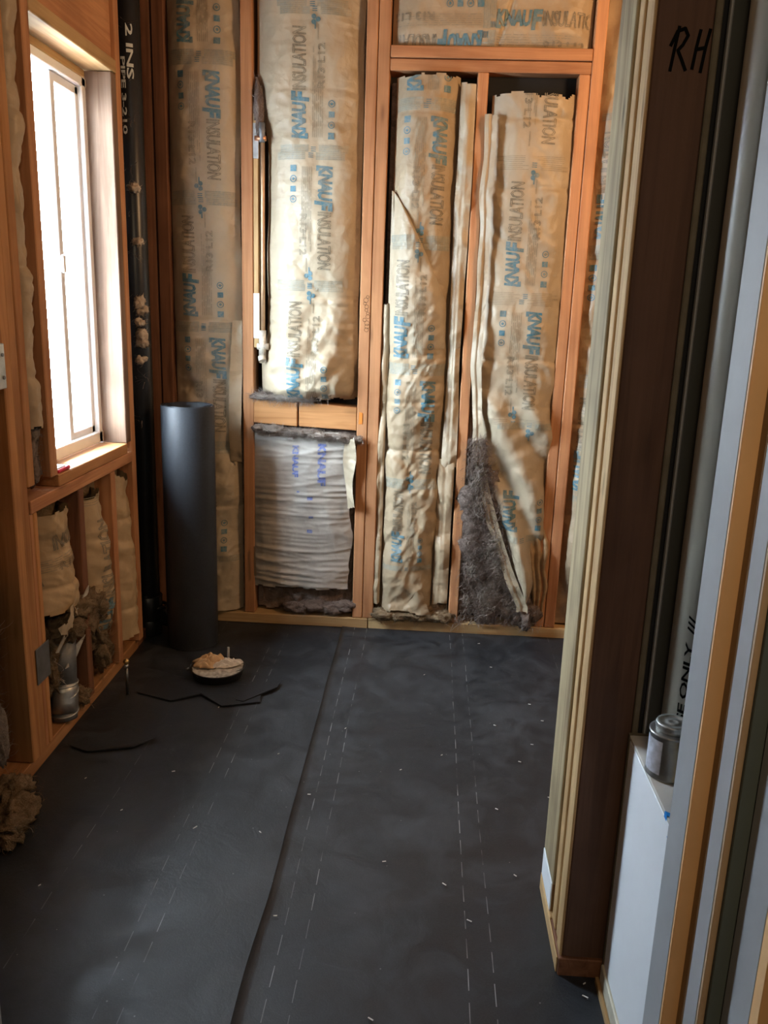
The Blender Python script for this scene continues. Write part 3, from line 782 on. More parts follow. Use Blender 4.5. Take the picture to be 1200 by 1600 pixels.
for i in range(9):
    x = -.585+i*.040; blob_wool('exposed_wool', (x, YB-.004-.010*(i % 2), .748-.006*i*.6+.004*math.sin(i*2)), (.028, .014, .009), WOOL_W, b, 20+i, .6, 3, fuzz=1.6)
strands('loose_fibres', [(-.60+.018*i, YB-.02, .745-.0015*i) for i in range(20)], WOOL_W, b, 3, 120, .0010, .035)
wool_slab('exposed_wool', 'back', -.618, -.256, .040, .165, -.020, .010, 5, WOOL, b, .02)
for i in range(4): blob_wool('exposed_wool', (-.46+i*.06, YB+.014, .065+.012*(i % 2)), (.042, .02, .018), WOOL, b, 40+i, .4, 3)

# narrow bay, batt with overlapping fold
b = batt('narrow printed kraft batt with a diagonal fold between doubled stud and thin stud', (-.03, YI, .04))
body(b, -.165, .108, .05, 1.90)
def ur_b2(v):
    v = np.asarray(v, float); return .060+.012*(vnoise(v*4, v*0, 41)-.5)-.01*np.clip((.45-v)/.3, 0, 1)
s = Sheet('back', wav(-.150, .006, 12, 6), ur_b2, .075, 1.915,
          pillow(33, -.030, .058, .0062, [(1.03, .006), (.93, .003), (.865, .007), (.69, .006), (.845, .003), (1.39, .003), (1.80, .004)], 5.5, (1.15, .9)))
f = s.mesh('kraft_facing', KRAFT, b, ragged=.015)
s.imprint(f, [(-.045, 1.612, 180, 1), (-.060, 1.185, 0, .98), (-.045, .765, 180, 1), (-.055, .415, 0, .80)])
s.imprint(f, [(-.045, 2.035, 0, 1)])
def strip(u0, u1, v0, v1, seed, parent, mat=KRAFT_PALE, d0=.004, name='paper_flange', curl=.014, wob=.005, **k):
    s = Sheet('back', wav(u0, wob, seed, 6), wav(u1, wob, seed+1, 5), v0, v1,
              lambda S, U, V: d0-.016*np.clip(S-.62, 0, 1)-.030*np.clip(.3-S, 0, 1)+curl*(vnoise(V*7, S*2.2, seed+2)-.5)+.0085*crumple(U, V, 9, seed, 3)+.006*(S > .5)*np.clip(vnoise(V*5, S*0, seed+5), 0, 1), .004)
    return s.mesh(name, mat, parent, ragged=.012, **k)
strip(.062, .108, .62, 1.90, 61, b, d0=.006)
strip(.048, .104, .10, .66, 63, b, KRAFT, d0=.004)
strip(-.170, -.146, .09, 1.20, 65, b, KRAFT, d0=.000)
# diagonal folded flap
def ul_f(v): return -.166+0*np.asarray(v, float)
def ur_f(v):
    v = np.asarray(v, float); return -.146+.195*np.clip((1.56-v)/.36, 0, 1)**.85
base_b2 = s
def dep_f(S, U, V):
    u = np.clip(U, -.140, .050); d, ok = base_b2.sample(u.ravel(), V.ravel()); d = d.reshape(U.shape)
    k = np.clip((V-1.05)/.12, 0, 1)
    return d+.003+.012*k+.010*k*crumple(U, V, 5, 71, 3)*(1-np.exp(-S*8))-.014*np.exp(-S/.04)-.010*k*np.exp(-(1-S)/.05)
s = Sheet('back', lambda v: -.152+0*np.asarray(v), lambda v: np.minimum(ur_f(v), .052), 1.045, 1.56, dep_f, .005)
f2 = s.mesh('folded_flap', KRAFT_PALE, b, ragged=.006)
s.imprint(f2, [(-.060, 1.185, 0, .98), (-.045, 1.612, 180, 1)])
# toe fold of printed paper
s = Sheet('back', lambda v: -.045-.3*(np.asarray(v)-.07)*0-.02*np.sin(np.asarray(v)*30), lambda v: .045-.4*np.clip(np.asarray(v)-.075, 0, 1), .070, .165, lambda S, U, V: .026+.012*np.sin(S*3)+.006*crumple(U, V, 14, 9), .005)
f2 = s.mesh('folded_flap', KRAFT, b, ragged=.015); s.imprint(f2, [(.03, .29, 25, 1)], ('blue',))
wool_slab('exposed_wool', 'back', -.168, .108, .038, .105, -.006, .010, 15, WOOL_L, b, .012)
for i in range(5): blob_wool('exposed_wool', (-.13+i*.055, YB-.002, .062), (.040, .026, .018), WOOL_L, b, 50+i, .35, 3)

# bay with the torn, hanging batt
b = batt('torn kraft batt hanging open below with brown wool spilling out', (.30, YI, .03))
body(b, .152, .432, .06, 1.80)
def ul_3(v):
    v = np.asarray(v, float)
    return np.interp(v, [.13, .28, .42, .55, .70, .85, 1.0, 1.9], [.385, .315, .262, .222, .188, .172, .163, .166])+.004*(vnoise(v*7, v*0, 51)-.5)
def ur_3(v):
    v = np.asarray(v, float)
    return np.interp(v, [.13, .22, .34, .40, .60, .9, 1.3, 1.85], [.405, .430, .448, .462, .458, .452, .452, .434])+.004*(vnoise(v*7, v*0, 52)-.5)
def dep_3(S, U, V):
    h = pillow(55, -.022, .046, .0065, [(1.795, .006), (1.575, .005), (1.02, .005), (.86, .002)], 4.5, None)(S, U, V)
    lo = np.clip((1.02-V)/.25, 0, 1)
    q = (U-.30)*.86+(V-.70)*.45
    h = h + lo*(.016*np.sin(q*52+3*vnoise(U*4, V*3, 8)) + .012*crumple(U, V, 6.5, 58, 2))
    h = h + .030*np.clip((.65-V)/.4, 0, 1)*np.cos((S-.4)*5)
    return h
s = Sheet('back', ul_3, ur_3, .128, 1.868, dep_3, .006)
f = s.mesh('kraft_facing', KRAFT_PALE, b, ragged=.022)
s.imprint(f, [(.308, 1.44, 0, 1), (.305, 1.01, 180, 1), (.305, 1.87, 180, 1)], ('line', 'grey'))
s.imprint(f, [(.308, 1.44, 0, 1), (.305, 1.01, 180, 1)], ('blue',))
s.imprint(f, [(.355, .59, 0, 1)], ('blue', 'wash'))
# turned-over left flange of that paper
def ul_s(v): return ul_3(v)-.022+.012*(vnoise(np.asarray(v)*9., np.asarray(v)*0., 3)-.5)
def ur_s(v): return ul_3(v)+.016
s = Sheet('back', ul_s, ur_s, .10, 1.80, lambda S, U, V: .010+.016*S-.006*(S > .45)+.012*(vnoise(V*6, S, 12)-.3)+.007*crumple(U, V, 9, 6)+.03*np.clip((.6-V)/.4, 0, 1), .004)
s.mesh('paper_flange', KRAFT_PALE, b, ragged=.012)
# hanging dark inner tongue
s = Sheet('back', lambda v: np.interp(v, [.06, .25, .42], [.430, .405, .370]), lambda v: np.interp(v, [.06, .25, .42], [.470, .466, .455])+.006*np.sin(np.asarray(v)*40), .07, .42,
          lambda S, U, V: -.012+.022*np.abs(np.sin(S*9))+.010*crumple(U, V, 9, 3), .005)
s.mesh('torn_tongue', KRAFT_DARK, b, ragged=.03, label='brown torn tongue of paper')
wool_slab('exposed_wool', 'back', .149, .440, .060, .76, -.030, .020, 25, WOOL, b, .05, 9)
rs = random.Random(12)
for i in range(16):
    z = rs.uniform(.08, .60); x0 = .165; x1 = max(.19, float(ul_3(z))-.02+.04)
    x = rs.uniform(x0, min(x1, .40)); blob_wool('exposed_wool', (x, YB+.006, z), (.036, .016, .045), WOOL if i % 3 else WOOL_W, b, 60+i, .35, 3)
blob_wool('exposed_wool', (.395, YB-.004, .085), (.040, .028, .035), WOOL, b, 90, .5, 4)
bm = bmesh.new(); pts = []
for i in range(3800):
    z = rs.uniform(.05, .74); x = rs.uniform(.155, max(.19, float(ul_3(z))+.03)); pts.append((Vector((x, YB-.022+rs.gauss(0, .010), z)), None))
add_curls(bm, pts, rs, .040, .0009)
me = bpy.data.meshes.new('curls'); bm.to_mesh(me); bm.free(); link('wool_curls', me, WOOL, b, kind='stuff')
bm = bmesh.new(); ctr = [(rs.uniform(.165, .30), rs.uniform(.1, .62)) for _ in range(12)]; pts = []
for i in range(1000):
    cx_, cz_ = rs.choice(ctr); z = cz_+rs.gauss(0, .025); x = cx_+rs.gauss(0, .010)
    if .155 < x < float(ul_3(z))+.02: pts.append((Vector((x, YB-.036+rs.gauss(0, .006), z)), None))
add_curls(bm, pts, rs, .032, .0009)
me = bpy.data.meshes.new('curls'); bm.to_mesh(me); bm.free(); link('wool_curls', me, WOOL_W, b, kind='stuff')  # pale curls put in as painted highlights on the brown wool
strands('loose_fibres', [(rs.uniform(.165, .30), YB-.012, rs.uniform(.08, .62)) for i in range(40)], WOOL_W, b, 9, 150, .0011, .05)
strands('loose_fibres', [(.39+.01*i, YB-.03, .06) for i in range(6)]+[(.13+.01*i, YB-.02, .05) for i in range(5)], WOOL_W, b, 10, 70, .0010, .045)

# batt above the header
b = batt('sideways printed kraft batt above the doubled header boards', (.15, YI, 2.0))
body(b, -.165, .468, 2.02, 2.38)
s = Sheet('back', -.167, .470, 2.000, 2.39, lambda S, U, V: -.030+.046*(1-np.abs(2*S-1)**6)*(np.clip((V-1.995)/.05, 0, 1)**.5)+.0065*crumple(U, V, 6, 81)-.012*np.exp(-np.abs(U-.20-(V-2.1)*.3)/.006))
f = s.mesh('kraft_facing', KRAFT, b)
s.imprint(f, [(.335, 2.035, -90, 1), (-.055, 2.055, 90, 1)])
# batts past the king stud
for k, (a, c, lab) in enumerate(((.516, .856, 'plain kraft batt just past the last orange stud, mostly behind the partition'), (.902, 1.236, 'kraft batt in the side room beyond the partition'))):
    b = batt(lab, ((a+c)/2, YI, .04)); body(b, a+.004, c-.004, .05, 2.38)
    s = Sheet('back', wav(a, .004, 91+k), wav(c, .004, 93+k), .045, 2.38, pillow(95+k, -.036, .046, .010, [(1.95, .008), (1.70, .01), (1.52, .006), (1.28, .006), (.98, .004), (.80, .005), (.62, .006)], 6, (2.2, .3)), .009)
    f = s.mesh('kraft_facing', KRAFT, b)
    if k == 0: s.imprint(f, [(.60, 1.60, 0, 1), (.60, 1.17, 180, 1), (.60, .74, 0, 1)])

# ------------------------------------------------------------------ insulation on the left wall
def battl(label, loc): return empty('insulation_batt', loc, label=label, cat='insulation', group='paper-faced insulation batts')
b = battl('tall grey-lit kraft batt beside the near side of the window', (-1.0, 2.0, .74))
body(b, 1.955, 2.040, .75, 2.38, WOOL, 'left', .05)
s = Sheet('left', 1.956, lambda v: 2.034+.003*np.sin(np.asarray(v)*5)+.006*(vnoise(np.asarray(v)*14, np.asarray(v)*0, 6)-.5), .86, 2.39, pillow(101, -.050, .050, .008, [(1.0, .008), (1.25, .005), (1.6, .007), (1.75, .004), (1.9, .01)], 7))
s.mesh('kraft_facing', KRAFT, b, ragged=.02)
blob_wool('torn_wool', (-.985, 1.985, .79), (.02, .024, .05), WOOL, b, 5, .5, 3); blob_wool('torn_wool', (-.98, 2.01, .86), (.012, .014, .03), WOOL_W, b, 8, .5, 3)
b = battl('crumpled short kraft batt directly under the near end of the sill', (-1.0, 2.08, .30))
body(b, 1.965, 2.190, .45, .660, WOOL_L, 'left', .05)
s = Sheet('left', lambda v: 1.985+.02*np.sin(np.asarray(v)*16), lambda v: 2.190-.02*np.sin(np.asarray(v)*12), .36, .655,
          pillow(111, -.055, .070, .010, [(.53, .004), (.44, .007)], 5, None, 2.2), .005)
f = s.mesh('kraft_facing', KRAFT_TAN, b, ragged=.02)
s.imprint(f, [(2.075, .520, -82, .95)], ('line', 'grey'))
for k, (y, z, a, L, m) in enumerate(((2.06, .365, -20, .16, KRAFT_PALE), (2.02, .325, 20, .10, KRAFT_PALE), (2.12, .395, -45, .10, KRAFT))):
    s = Sheet('left', y-L/2, y+L/2, z-.02, z+.025, lambda S, U, V: .015+.020*np.sin(S*4+k)+.010*crumple(U, V, 14, 5+k), .005)
    o = s.mesh('torn_edge', m, b, ragged=.015); o.rotation_euler[0] = R(-a)
b = battl('bent kraft batt with vertical lettering under the middle of the sill', (-1.0, 2.33, .20))
body(b, 2.240, 2.435, .30, .655, WOOL_L, 'left', .05)
s = Sheet('left', lambda v: 2.243+.02*np.clip((.40-np.asarray(v))/.2, 0, 1), lambda v: 2.425-.02*np.clip((np.asarray(v)-.5)/.15, 0, 1), .20, .650,
          pillow(121, -.060, .075, .012, [(.50, .004)], 5, None, 2.0), .006)
f = s.mesh('kraft_facing', KRAFT_TAN, b, ragged=.03)
s.imprint(f, [(2.385, .350, 0, 1.3)], ('line', 'grey', 'blue'))
b = battl('narrow kraft batt under the far end of the sill', (-1.0, 2.55, .05))
body(b, 2.478, 2.625, .10, .655, WOOL_L, 'left', .05)
s = Sheet('left', lambda v: 2.478+.01*np.sin(np.asarray(v)*20), lambda v: 2.625+.012*np.clip((.25-np.asarray(v))/.1, 0, 1), .085, .650, pillow(131, -.055, .060, .013, [(.50, .005), (.19, .005)], 5, None, 2.0), .005)
s.mesh('kraft_facing', KRAFT_TAN, b, ragged=.03)
# loose wool clumps in the lower bays
def clump(label, parts, mat=WOOL_L):
    x, y, z = parts[0][0]; e = empty('wool_clump', (x, y, max(.0, min(p[0][2]-p[1][2] for p in parts))), label=label, cat='insulation')
    for i, (c, sz) in enumerate(parts): blob_wool('wool_tuft', c, sz, mat, e, 200+i+int(abs(y)*100), .42, 4)
    strands('loose_fibres', [c for c, s2 in parts], WOOL_W, e, int(abs(y)*100), 40, .0010, .05)
    return e
clump('arched clump of brown wool sagging over the dark hole beside the metal duct', [((-.985, 2.19, .335), (.045, .085, .032)), ((-.975, 2.10, .300), (.04, .04, .028)), ((-.985, 2.285, .29), (.04, .05, .05)), ((-.99, 2.32, .22), (.035, .045, .06)), ((-.99, 2.35, .13), (.035, .04, .055))])
clump('hanging tuft of greenish wool behind the metal duct', [((-1.0, 2.035, .24), (.02, .018, .05)), ((-1.0, 2.05, .17), (.018, .018, .04))])
clump('ragged wool clump on the floor below the near stud pack', [((-.93, 1.66, .022), (.045, .05, .026)), ((-.90, 1.60, .020), (.035, .04, .020)), ((-.96, 1.72, .035), (.035, .05, .022))])
clump('strip of pale wool hanging in the near bay beside the black pipe', [((-1.0, 1.72, .28), (.02, .02, .07)), ((-.99, 1.735, .17), (.02, .018, .06)), ((-1.0, 1.70, .42), (.03, .03, .07))], WOOL_W)
clump('small pad of wool on the plate under the metal duct', [((-.985, 2.17, .055), (.03, .035, .022))])
b = battl('kraft batt in the bay nearest the camera, left of the stud pack', (-1.0, 1.64, .5))
body(b, 1.455, 1.830, .50, 2.38, WOOL_L, 'left', .06)
s = Sheet('left', 1.455, 1.815, .52, 2.39, pillow(141, -.06, .055, .012, [(.9, .01), (1.3, .01), (.7, .01)], 6), .009); s.mesh('kraft_facing', KRAFT_DARK, b, ragged=.04)

# ------------------------------------------------------------------ pipes and ducts
def sleeve(prof_r, z0, z1, c, name, mat, parent, n=32): return lathe(name, [(prof_r-.002, z0), (prof_r, z0+.002), (prof_r, z1-.002), (prof_r-.002, z1)], mat, parent, c, n)
pc = (-.976, 2.79, 0)
p = empty('drain_pipe', (pc[0], pc[1], 0), label='tall black plastic drain pipe with white print in the window corner', cat='pipe')
sleeve(.042, .14, 2.40, pc, 'pipe_body', ABS, p); sleeve(.049, .06, .15, pc, 'coupling', ABS, p); sleeve(.044, .0, .062, pc, 'pipe_foot', ABS, p)
tube('sweep_fitting', [(-.985, 2.775, .16), (-.965, 2.79, .10), (-.935, 2.81, .06), (-.905, 2.83, .045)], .032, ABS, p, 20)
ring_ = [(-.948+.034*math.cos(a*.3), 2.80+.034*math.sin(a*.3), .105) for a in range(22)]
tube('fitting_ring', ring_, .006, ABS, p, 8)
def wrap_text(body_, size, zc, ang0, rad, c, mat, parent, name, length, height, down=False, bold=.02):
    V, F = slice_mesh([text_flat(body_, length, height, 0, bold=bold)], .006)
    # reading downward along the pipe, letters wrap round it
    P = []
    for x, y in V:
        if down: z = zc+length/2-x; a = ang0+(y)/rad
        else: z = zc-length/2+x; a = ang0-(y)/rad
        P.append((c[0]+(rad+.0006)*math.cos(a), c[1]+(rad+.0006)*math.sin(a), z))
    return raw(name, P, F, mat, parent)
view = math.atan2(0-pc[1], 0-pc[0])
wrap_text('2 INS', 0, 1.915, view+.16, .042, pc, CHALK, p, 'white_print', .155, .021, True)
wrap_text('PIPE 3-210', 0, 1.79, view-.36, .042, pc, CHALK, p, 'white_print', .22, .014, True)
e = empty('foam_blob', (-.955, 2.74, 1.0), label='lumps of whitish foam stuck to the black drain pipe', cat='foam')
for i, (y, z, sx) in enumerate(((2.73, 1.175, .020), (2.745, 1.150, .016), (2.735, 1.07, .018), (2.74, 1.045, .016), (2.72, 1.11, .012), (2.735, 1.36, .012), (2.72, .99, .012), (2.72, 1.52, .012))):
    blob_wool('foam_lump', (-.945, y, z), (.013, .014, sx*.8), flat('foam', (.50, .42, .34), .9) if i == 0 else bpy.data.materials['foam'], e, 300+i, .5, 3, fuzz=.3)
strands('loose_fibres', [(-.955, 2.70, .8+i*.13) for i in range(10)], WOOL, e, 21, 90, .001, .04)

p = empty('black_vent_pipe', (-1.0, 1.62, 0), label='black pipe with a grey band at the left edge near the floor', cat='pipe')
sleeve(.030, .036, .60, (-.985, 1.625, 0), 'pipe_body', ABS, p); sleeve(.0315, .15, .22, (-.985, 1.625, 0), 'grey_band', DULLGALV, p)

p = empty('metal_duct', (-.985, 2.075, .04), label='galvanised metal duct elbow standing in the bay under the sill', cat='duct')
tube('upper_duct', [(-.985, 2.105, .26), (-.985, 2.10, .19), (-.985, 2.095, .135)], .036, DULLGALV, p, 28)
tube('elbow_body', [(-.985, 2.095, .136), (-.983, 2.09, .11), (-.980, 2.082, .085), (-.978, 2.075, .058)], .038, GALV, p, 28)
tube('lower_duct', [(-.978, 2.075, .058), (-.976, 2.072, .038)], .034, DULLGALV, p, 28)
def band(c, r, t, tilt, parent, name='seam_ring'):
    q = Euler((tilt, 0, 0)).to_matrix(); pts = [Vector(c)+q @ Vector((r*math.cos(a*2*math.pi/28), r*math.sin(a*2*math.pi/28), 0)) for a in range(29)]
    return tube(name, pts, t, GALV, parent, 8)
band((-.985, 2.0955, .136), .038, .0028, 0, p); band((-.982, 2.088, .112), .0385, .0022, .35, p); band((-.978, 2.076, .060), .037, .0028, .15, p)

# shards of flashing and metal bits in the same bay
def shard(name, pts, th, mat, label, cat):
    P = [Vector(q) for q in pts]; n = (P[1]-P[0]).cross(P[2]-P[0]).normalized()*th
    V = P+[q+n for q in P]; m = len(P); F = [tuple(range(m))[::-1], tuple(range(m, 2*m))]+[(i, (i+1) % m, m+(i+1) % m, m+i) for i in range(m)]
    return raw(name, V, F, mat, None, label=label, cat=cat)
PALEMET = flat('pale_flashing', (.42, .40, .35), .55, .1)
shard('flashing_strip', [(-.950, 1.985, .275), (-.950, 2.00, .270), (-.948, 2.205, .368), (-.950, 2.215, .385)], .003, PALEMET, 'long grey flashing strip slanting across the bay under the sill', 'flashing')
shard('flashing_scrap', [(-.962, 2.06, .195), (-.958, 2.10, .190), (-.955, 2.185, .245), (-.960, 2.13, .235)], .003, PALEMET, 'pale bent flashing scrap on top of the metal duct', 'flashing')
shard('flashing_scrap', [(-.970, 2.105, .36), (-.968, 2.12, .345), (-.966, 2.135, .27), (-.968, 2.165, .245), (-.970, 2.125, .262)], .003, PALEMET, 'narrow curling white scrap above the metal duct', 'flashing')
box('nail_plate', XL-.0005, XL+.0022, 1.888, 1.960, .228, .325, DULLGALV, None, .0008, label='grey steel nail plate across the foot of the stud pack', cat='nail plate')
e = empty('electrical_box', (-.955, 1.83, 1.0), label='grey metal electrical box at the left edge of the photo', cat='electrical box')
box('box_body', XL-.03, XL+.012, 1.765, 1.828, .985, 1.085, GALV, e, .002)
for z in (1.01, 1.06): cyl('screw', (-.958, 1.815, z), (-.940, 1.815, z), .004, DULLGALV, e, 10)

e = empty('water_stub', (-.885, 2.31, 0), label='thin steel water stub with brass cap rising by the left plate', cat='pipe')
cyl('stub_tube', (-.885, 2.31, -.001), (-.885, 2.31, .092), .0052, flat('stub_steel', (.16, .16, .16), .35, .8), e, 14); cyl('collar', (-.885, 2.31, .088), (-.885, 2.31, .100), .007, GALV, e, 14)
lathe('brass_cap', [(.006, 0), (.009, .004), (.0095, .010), (.006, .016), (.001, .018)], BRASS, e, (-.885, 2.31, .100), 16)

# water pipe and shim beside the first orange stud
e = empty('copper_riser', (-.588, YB+.02, 1.05), label='copper riser in the gap right of the first orange stud', cat='pipe')
tube('riser_tube', [(-.588, YB+.006, z) for z in (1.06, 1.3, 1.55, 1.735)], .0075, flat('old_copper', (.52, .34, .20), .45, .6), e, 14)
cyl('tee_fitting', (-.612, YB-.004, 1.712), (-.574, YB-.004, 1.712), .0085, COPPER, e, 16); cyl('tee_fitting', (-.588, YB-.004, 1.70), (-.588, YB-.004, 1.76), .010, DULLGALV, e, 16)
cyl('valve_body', (-.588, YB-.006, 1.00), (-.588, YB-.006, 1.09), .0125, flat('limed_brass', (.55, .50, .42), .6, .3, 60, .4, .5), e, 16); cyl('valve_nut', (-.606, YB-.008, 1.035), (-.565, YB-.008, 1.035), .011, bpy.data.materials['limed_brass'], e, 8)
cyl('valve_nut', (-.590, YB-.01, 1.00), (-.585, YB-.02, .985), .014, bpy.data.materials['limed_brass'], e, 8)
e = empty('shim_strip', (-.609, YB, 1.06), label='pale wood shim strip with steel plates beside the first orange stud', cat='wood strip')
box('strip', -.6195, -.603, YB+.004, YB+.030, 1.03, 1.79, W['pale_z'], e, .0015)
box('steel_plate', -.6205, -.600, YB+.0015, YB+.0038, 1.062, 1.215, VINYL, e, .0006); box('steel_plate', -.6195, -.601, YB+.0015, YB+.0038, 1.650, 1.760, GALV, e, .0006)
blob_wool('wool_clump', (-.600, YB+.012, 1.80), (.014, .015, .07), WOOL, None, 401, .4, 3, label='dark wool tuft wedged above the copper riser', cat='insulation')

# ------------------------------------------------------------------ roll of felt
e = empty('felt_roll', (-.800, 2.735, 0), label='upright roll of black roofing felt in the corner', cat='roll')
turns, n = 6, 56; V, F = [], []; N = turns*n+8
Hh = .846
for i in range(N+1):
    a = 2*math.pi*i/n + 2.2; rr = .064+.024*i/N*1.0; th = .0026
    rr += .0022*math.sin(a*2)*(1-i/N)
    for rad in (rr, rr+th):
        for z in (0, Hh+.0015*math.sin(a*3+i*.05)):
            V.append((-.800+rad*math.cos(a), 2.735+rad*math.sin(a), z))
for i in range(N):
    p, q = 4*i, 4*i+4
    F += [(p, p+1, q+1, q), (p+2, q+2, q+3, p+3), (p+1, p+3, q+3, q+1), (p, q, q+2, p+2)]
F += [(0, 2, 3, 1), (4*N, 4*N+1, 4*N+3, 4*N+2)]
o = raw('felt_windings', V, F, ROLLM, e)
for pl in o.data.polygons: pl.use_smooth = True
m = o.modifiers.new('edge', 'EDGE_SPLIT'); m.split_angle = R(40)

# ------------------------------------------------------------------ mixing pan with rag
bx, by = -.642, 2.465
e = empty('mixing_pan', (bx, by, 0), label='round black mixing pan crusted with pale mortar', cat='pan')
lathe('pan_body', [(.070, .001), (.078, .006), (.085, .030), (.0885, .033), (.0885, .036), (.084, .035), (.078, .028), (.0, .026)], flat('black_pan', (.012, .012, .012), .45, nscale=40, bump=.2), e, (bx, by, .001), 44)
Xg, Yg = np.meshgrid(np.linspace(-1, 1, 46), np.linspace(-1, 1, 46)); Rr = np.maximum(np.abs(Xg), np.abs(Yg)); dd = np.hypot(Xg, Yg)+1e-9
Xc = Xg*Rr/dd*.085; Yc = Yg*Rr/dd*.085
Zc = .034+.0035*crumple(Xc*10, Yc*10, 3, 7, 3)-.002
P = np.stack([bx+Xc, by+Yc, Zc], -1).reshape(-1, 3); nn = 46
raw('mortar_crust', P, [(j*nn+i, j*nn+i+1, (j+1)*nn+i+1, (j+1)*nn+i) for j in range(nn-1) for i in range(nn-1)], flat('pale_mortar', (.40, .37, .31), .9, nscale=60, namp=.45, bump=.6), e, True)
cyl('stir_stub', (bx+.020, by+.062, .034), (bx+.021, by+.060, .078), .0042, flat('stub_plastic', (.42, .42, .40), .5), e, 12)
cyl('rim_tab', (bx-.089, by-.012, .030), (bx-.099, by-.016, .026), .004, DULLGALV, e, 10)
def cloth(name, cx, cy, sx, sy, rot, h, mat, seed, label, freq=3.2):
    k = 44; U, V_ = np.meshgrid(np.linspace(-1, 1, k), np.linspace(-1, 1, k))
    rad = np.clip(1-np.maximum(np.abs(U), np.abs(V_))**2, 0, 1)
    Z = .037+h*rad**.6*(.50+.42*np.abs(np.sin(U*freq+V_*freq*2.2+seed))*1.3-.25+.55*crumple(U, V_, 1.5, seed, 3))
    Z = np.maximum(Z, .0365+.0015*vnoise(U*5, V_*5, 2))
    wx = 1+.22*np.sin(V_*5+seed); X = U*sx*wx; Y = V_*sy*(1+.2*np.cos(U*4))
    ca, sa = math.cos(rot), math.sin(rot)
    P = np.stack([cx+X*ca-Y*sa, cy+X*sa+Y*ca, Z], -1).reshape(-1, 3)
    o = raw(name, P, [(j*k+i, j*k+i+1, (j+1)*k+i+1, (j+1)*k+i) for j in range(k-1) for i in range(k-1)], mat, None, True, label=label, cat='cloth')
    s = o.modifiers.new('thick', 'SOLIDIFY'); s.thickness = .0015
    return o
cloth('rag', bx-.030, by+.012, .044, .032, .35, .030, flat('tan_cloth', (.60, .40, .22), .9, bump=.3), 3, 'crumpled tan rag lying in the mixing pan')
cloth('rag', bx+.030, by+.010, .044, .018, .5, .022, flat('white_cloth', (.66, .60, .52), .9, bump=.3), 8, 'small off-white rag at the far side of the mixing pan')

# felt offcuts on the floor around the pan
def offcut(pts, z, label):
    n = len(pts); V = [(x, y, z+.0012*((i*7) % 3)) for i, (x, y) in enumerate(pts)]; lo = [(x, y, z-.0016) for x, y in pts]
    return raw('felt_offcut', V+lo, [tuple(range(n)), tuple(range(2*n-1, n-1, -1))]+[(i, n+i, n+(i+1) % n, (i+1) % n) for i in range(n)], ROLLM, None, label=label, cat='felt scrap')
offcut([(-.86, 2.32), (-.74, 2.275), (-.66, 2.33), (-.58, 2.262), (-.47, 2.300), (-.485, 2.40), (-.70, 2.44), (-.84, 2.43)], .0036, 'ragged black felt offcut under the mixing pan')
offcut([(-.545, 2.300), (-.52, 2.292), (-.435, 2.395), (-.43, 2.440), (-.53, 2.425)], .0068, 'small pointed black felt scrap right of the mixing pan')
offcut([(-.93, 1.99), (-.87, 1.965), (-.76, 2.0), (-.72, 2.05), (-.80, 2.03), (-.90, 2.04)], .0036, 'curled black felt scrap by the left plate')

# white scraps on the felt
FL = lambda x, y: (x, y)
chip_me = []
for k in range(3):
    bm = bmesh.new(); L = (.008, .011, .005)[k]
    addbox(bm, -L/2, L/2, -.0010, .0010, 0, .0012, 0)
    for v in bm.verts:
        if v.co.x > 0: v.co.y += .0015*(k-1); v.co.z += .001
    me = bpy.data.meshes.new('scrap'); bm.to_mesh(me); bm.free(); me.materials.append(flat('scrap_white', (.75, .73, .70), .8) if k == 0 else bpy.data.materials['scrap_white']); chip_me.append(me)
rs = random.Random(31); R3 = Matrix(((r2.x, u2.x, -fwd.x), (r2.y, u2.y, -fwd.y), (r2.z, u2.z, -fwd.z)))
spots = [(305, 1295, .9, 1), (407, 1302, 2.2, 2), (483, 1243, 0, 0), (600, 1348, .3, 0), (694, 1384, -.8, 1), (733, 1441, -.6, 1), (776, 1266, -.5, 0), (805, 1370, -.7, 0), (847, 1128, -.2, 0), (831, 1165, -.2, 0),
         (812, 1192, -.4, 0), (773, 1135, -.5, 0), (690, 1182, 0, 2), (626, 1205, 0, 2), (827, 1102, -.3, 0), (271, 1207, .5, 0), (190, 1268, .2, 2), (134, 1218, .4, 2), (62, 1386, .4, 2), (579, 1595, -.6, 1),
         (914, 1560, -.6, 1), (540, 1140, .4, 2), (767, 1044, -.4, 0), (748, 1007, .1, 0), (663, 1056, .3, 2), (435, 1180, .2, 2), (430, 1433, .2, 0), (913, 1540, .2, 2), (858, 1248, -.4, 0), (342, 1107, 1, 2)]
for px, py, rz, k in spots:
    d = R3 @ Vector(((px-600)/1300, -(py-800)/1300, -1)); t = -CAM_H/d.z
    o = bpy.data.objects.new('white_scrap', chip_me[k]); COL.objects.link(o); o.location = (d.x*t, d.y*t, .0030); o.rotation_euler[2] = rz
    props(o, 'tiny white scrap lying on the black floor felt', 'scrap', 'white scraps on the floor felt')

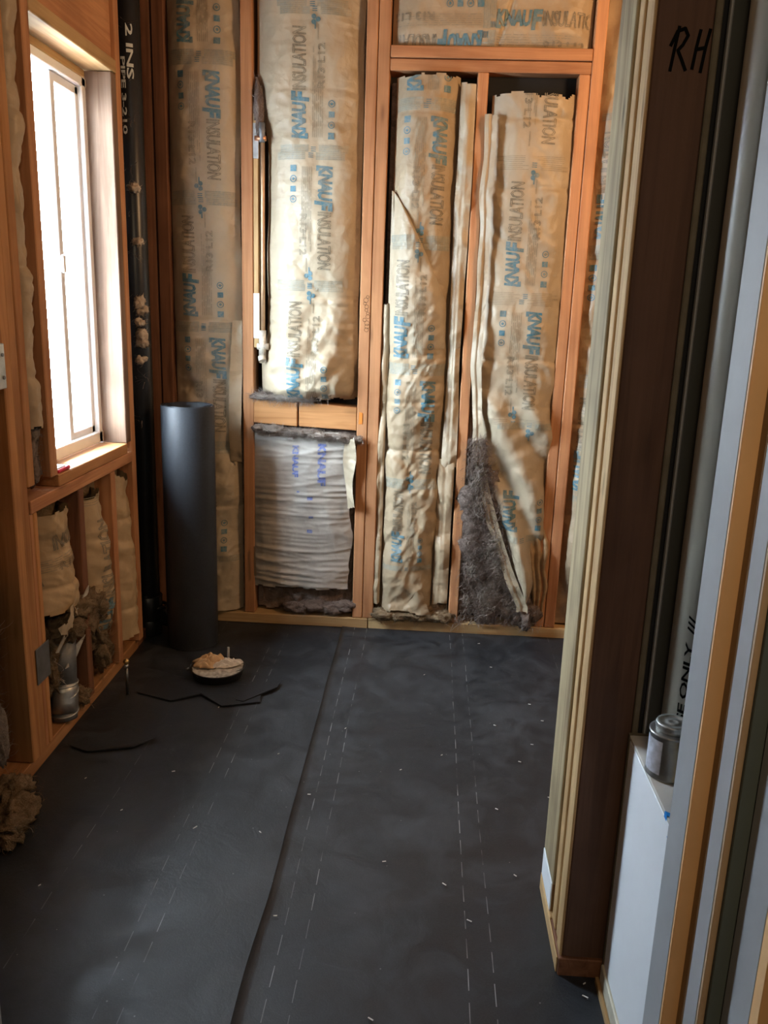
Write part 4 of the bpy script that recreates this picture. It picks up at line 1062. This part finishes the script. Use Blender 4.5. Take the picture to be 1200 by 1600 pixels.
# ------------------------------------------------------------------ things on the ledge, sill
cx, cy, cz = .397, 1.178, .5075
e = empty('metal_can', (cx, cy, cz), label='small metal can with screw lid standing on the white ledge', cat='can')
CANM = flat('can_steel', (.34, .34, .33), .36, .85, 30, .3, .1)
lathe('can_body', [(.0325, 0), (.034, .001), (.034, .003), (.0325, .005), (.0325, .068), (.034, .070), (.034, .073), (.031, .0735), (.025, .0745)], CANM, e, (cx, cy, cz), 48)
lathe('screw_lid', [(.0245, .0745), (.025, .075), (.025, .078), (.0258, .079), (.025, .080), (.0258, .0815), (.025, .083), (.0258, .0845), (.0245, .087), (.019, .0870), (.0185, .0858), (.010, .0858), (.0095, .0868), (.005, .0868), (.0045, .0862), (0, .0862)], flat('lid_zinc', (.50, .51, .49), .42, .8, 90, .3, .2), e, (cx, cy, cz), 48)
# paper label on the window side
V, F = [], []
for i in range(13):
    a = R(118+i*9.5)
    for z in (.009, .064): V.append((cx+.0331*math.cos(a), cy+.0331*math.sin(a), cz+z))
F = [(2*i, 2*i+2, 2*i+3, 2*i+1) for i in range(12)]
raw('paper_label', V, F, flat('can_label', (.50, .52, .60), .5, nscale=90, namp=.3), e, True)
e = empty('plastic_pipe', (.456, 1.245, .508), label='tall off-white plastic pipe with black print standing behind the can', cat='pipe')
sleeve(.055, .5085, 2.44, (.456, 1.245, 0), 'pipe_body', PVC, e, 48)
wrap_text('USE ONLY  ///', 0, .655, math.atan2(-1.245, -.456)-.47, .055, (.456, 1.245), INKBLK, e, 'black_print', .20, .013, False, .02)
box('yellow_tag', .403, .416, 1.112, 1.122, .5078, .527, flat('yellow_plastic', (.80, .42, .03), .45), None, .001, label='small yellow plastic tag at the foot of the can', cat='tag')
e = empty('blue_tape', (.37, 1.05, .50), label='two strips of blue tape over the ledge edge', cat='tape')
BT = flat('blue_tape', (.01, .22, .62), .5)
raw('tape_strip', [(.3650, 1.060, .5085), (.3650, 1.072, .5085), (.40, 1.045, .509), (.40, 1.033, .509), (.3648, 1.060, .4995), (.3648, 1.072, .4995)], [(0, 1, 2, 3), (4, 5, 1, 0)], BT, e)
raw('tape_strip', [(.3645, 1.035, .474), (.3645, 1.050, .483), (.3645, 1.000, .500), (.3645, 1.000, .474)], [(0, 1, 2, 3)], BT, e)
e = empty('sill_packet', (-.99, 2.12, .735), label='small red and white packet lying on the window sill', cat='packet')
box('packet_body', -.985, -.958, 2.092, 2.165, .7355, .7455, REDPK, e, .003); box('packet_flap', -.990, -.964, 2.10, 2.150, .746, .7485, VINYL, e, .001)
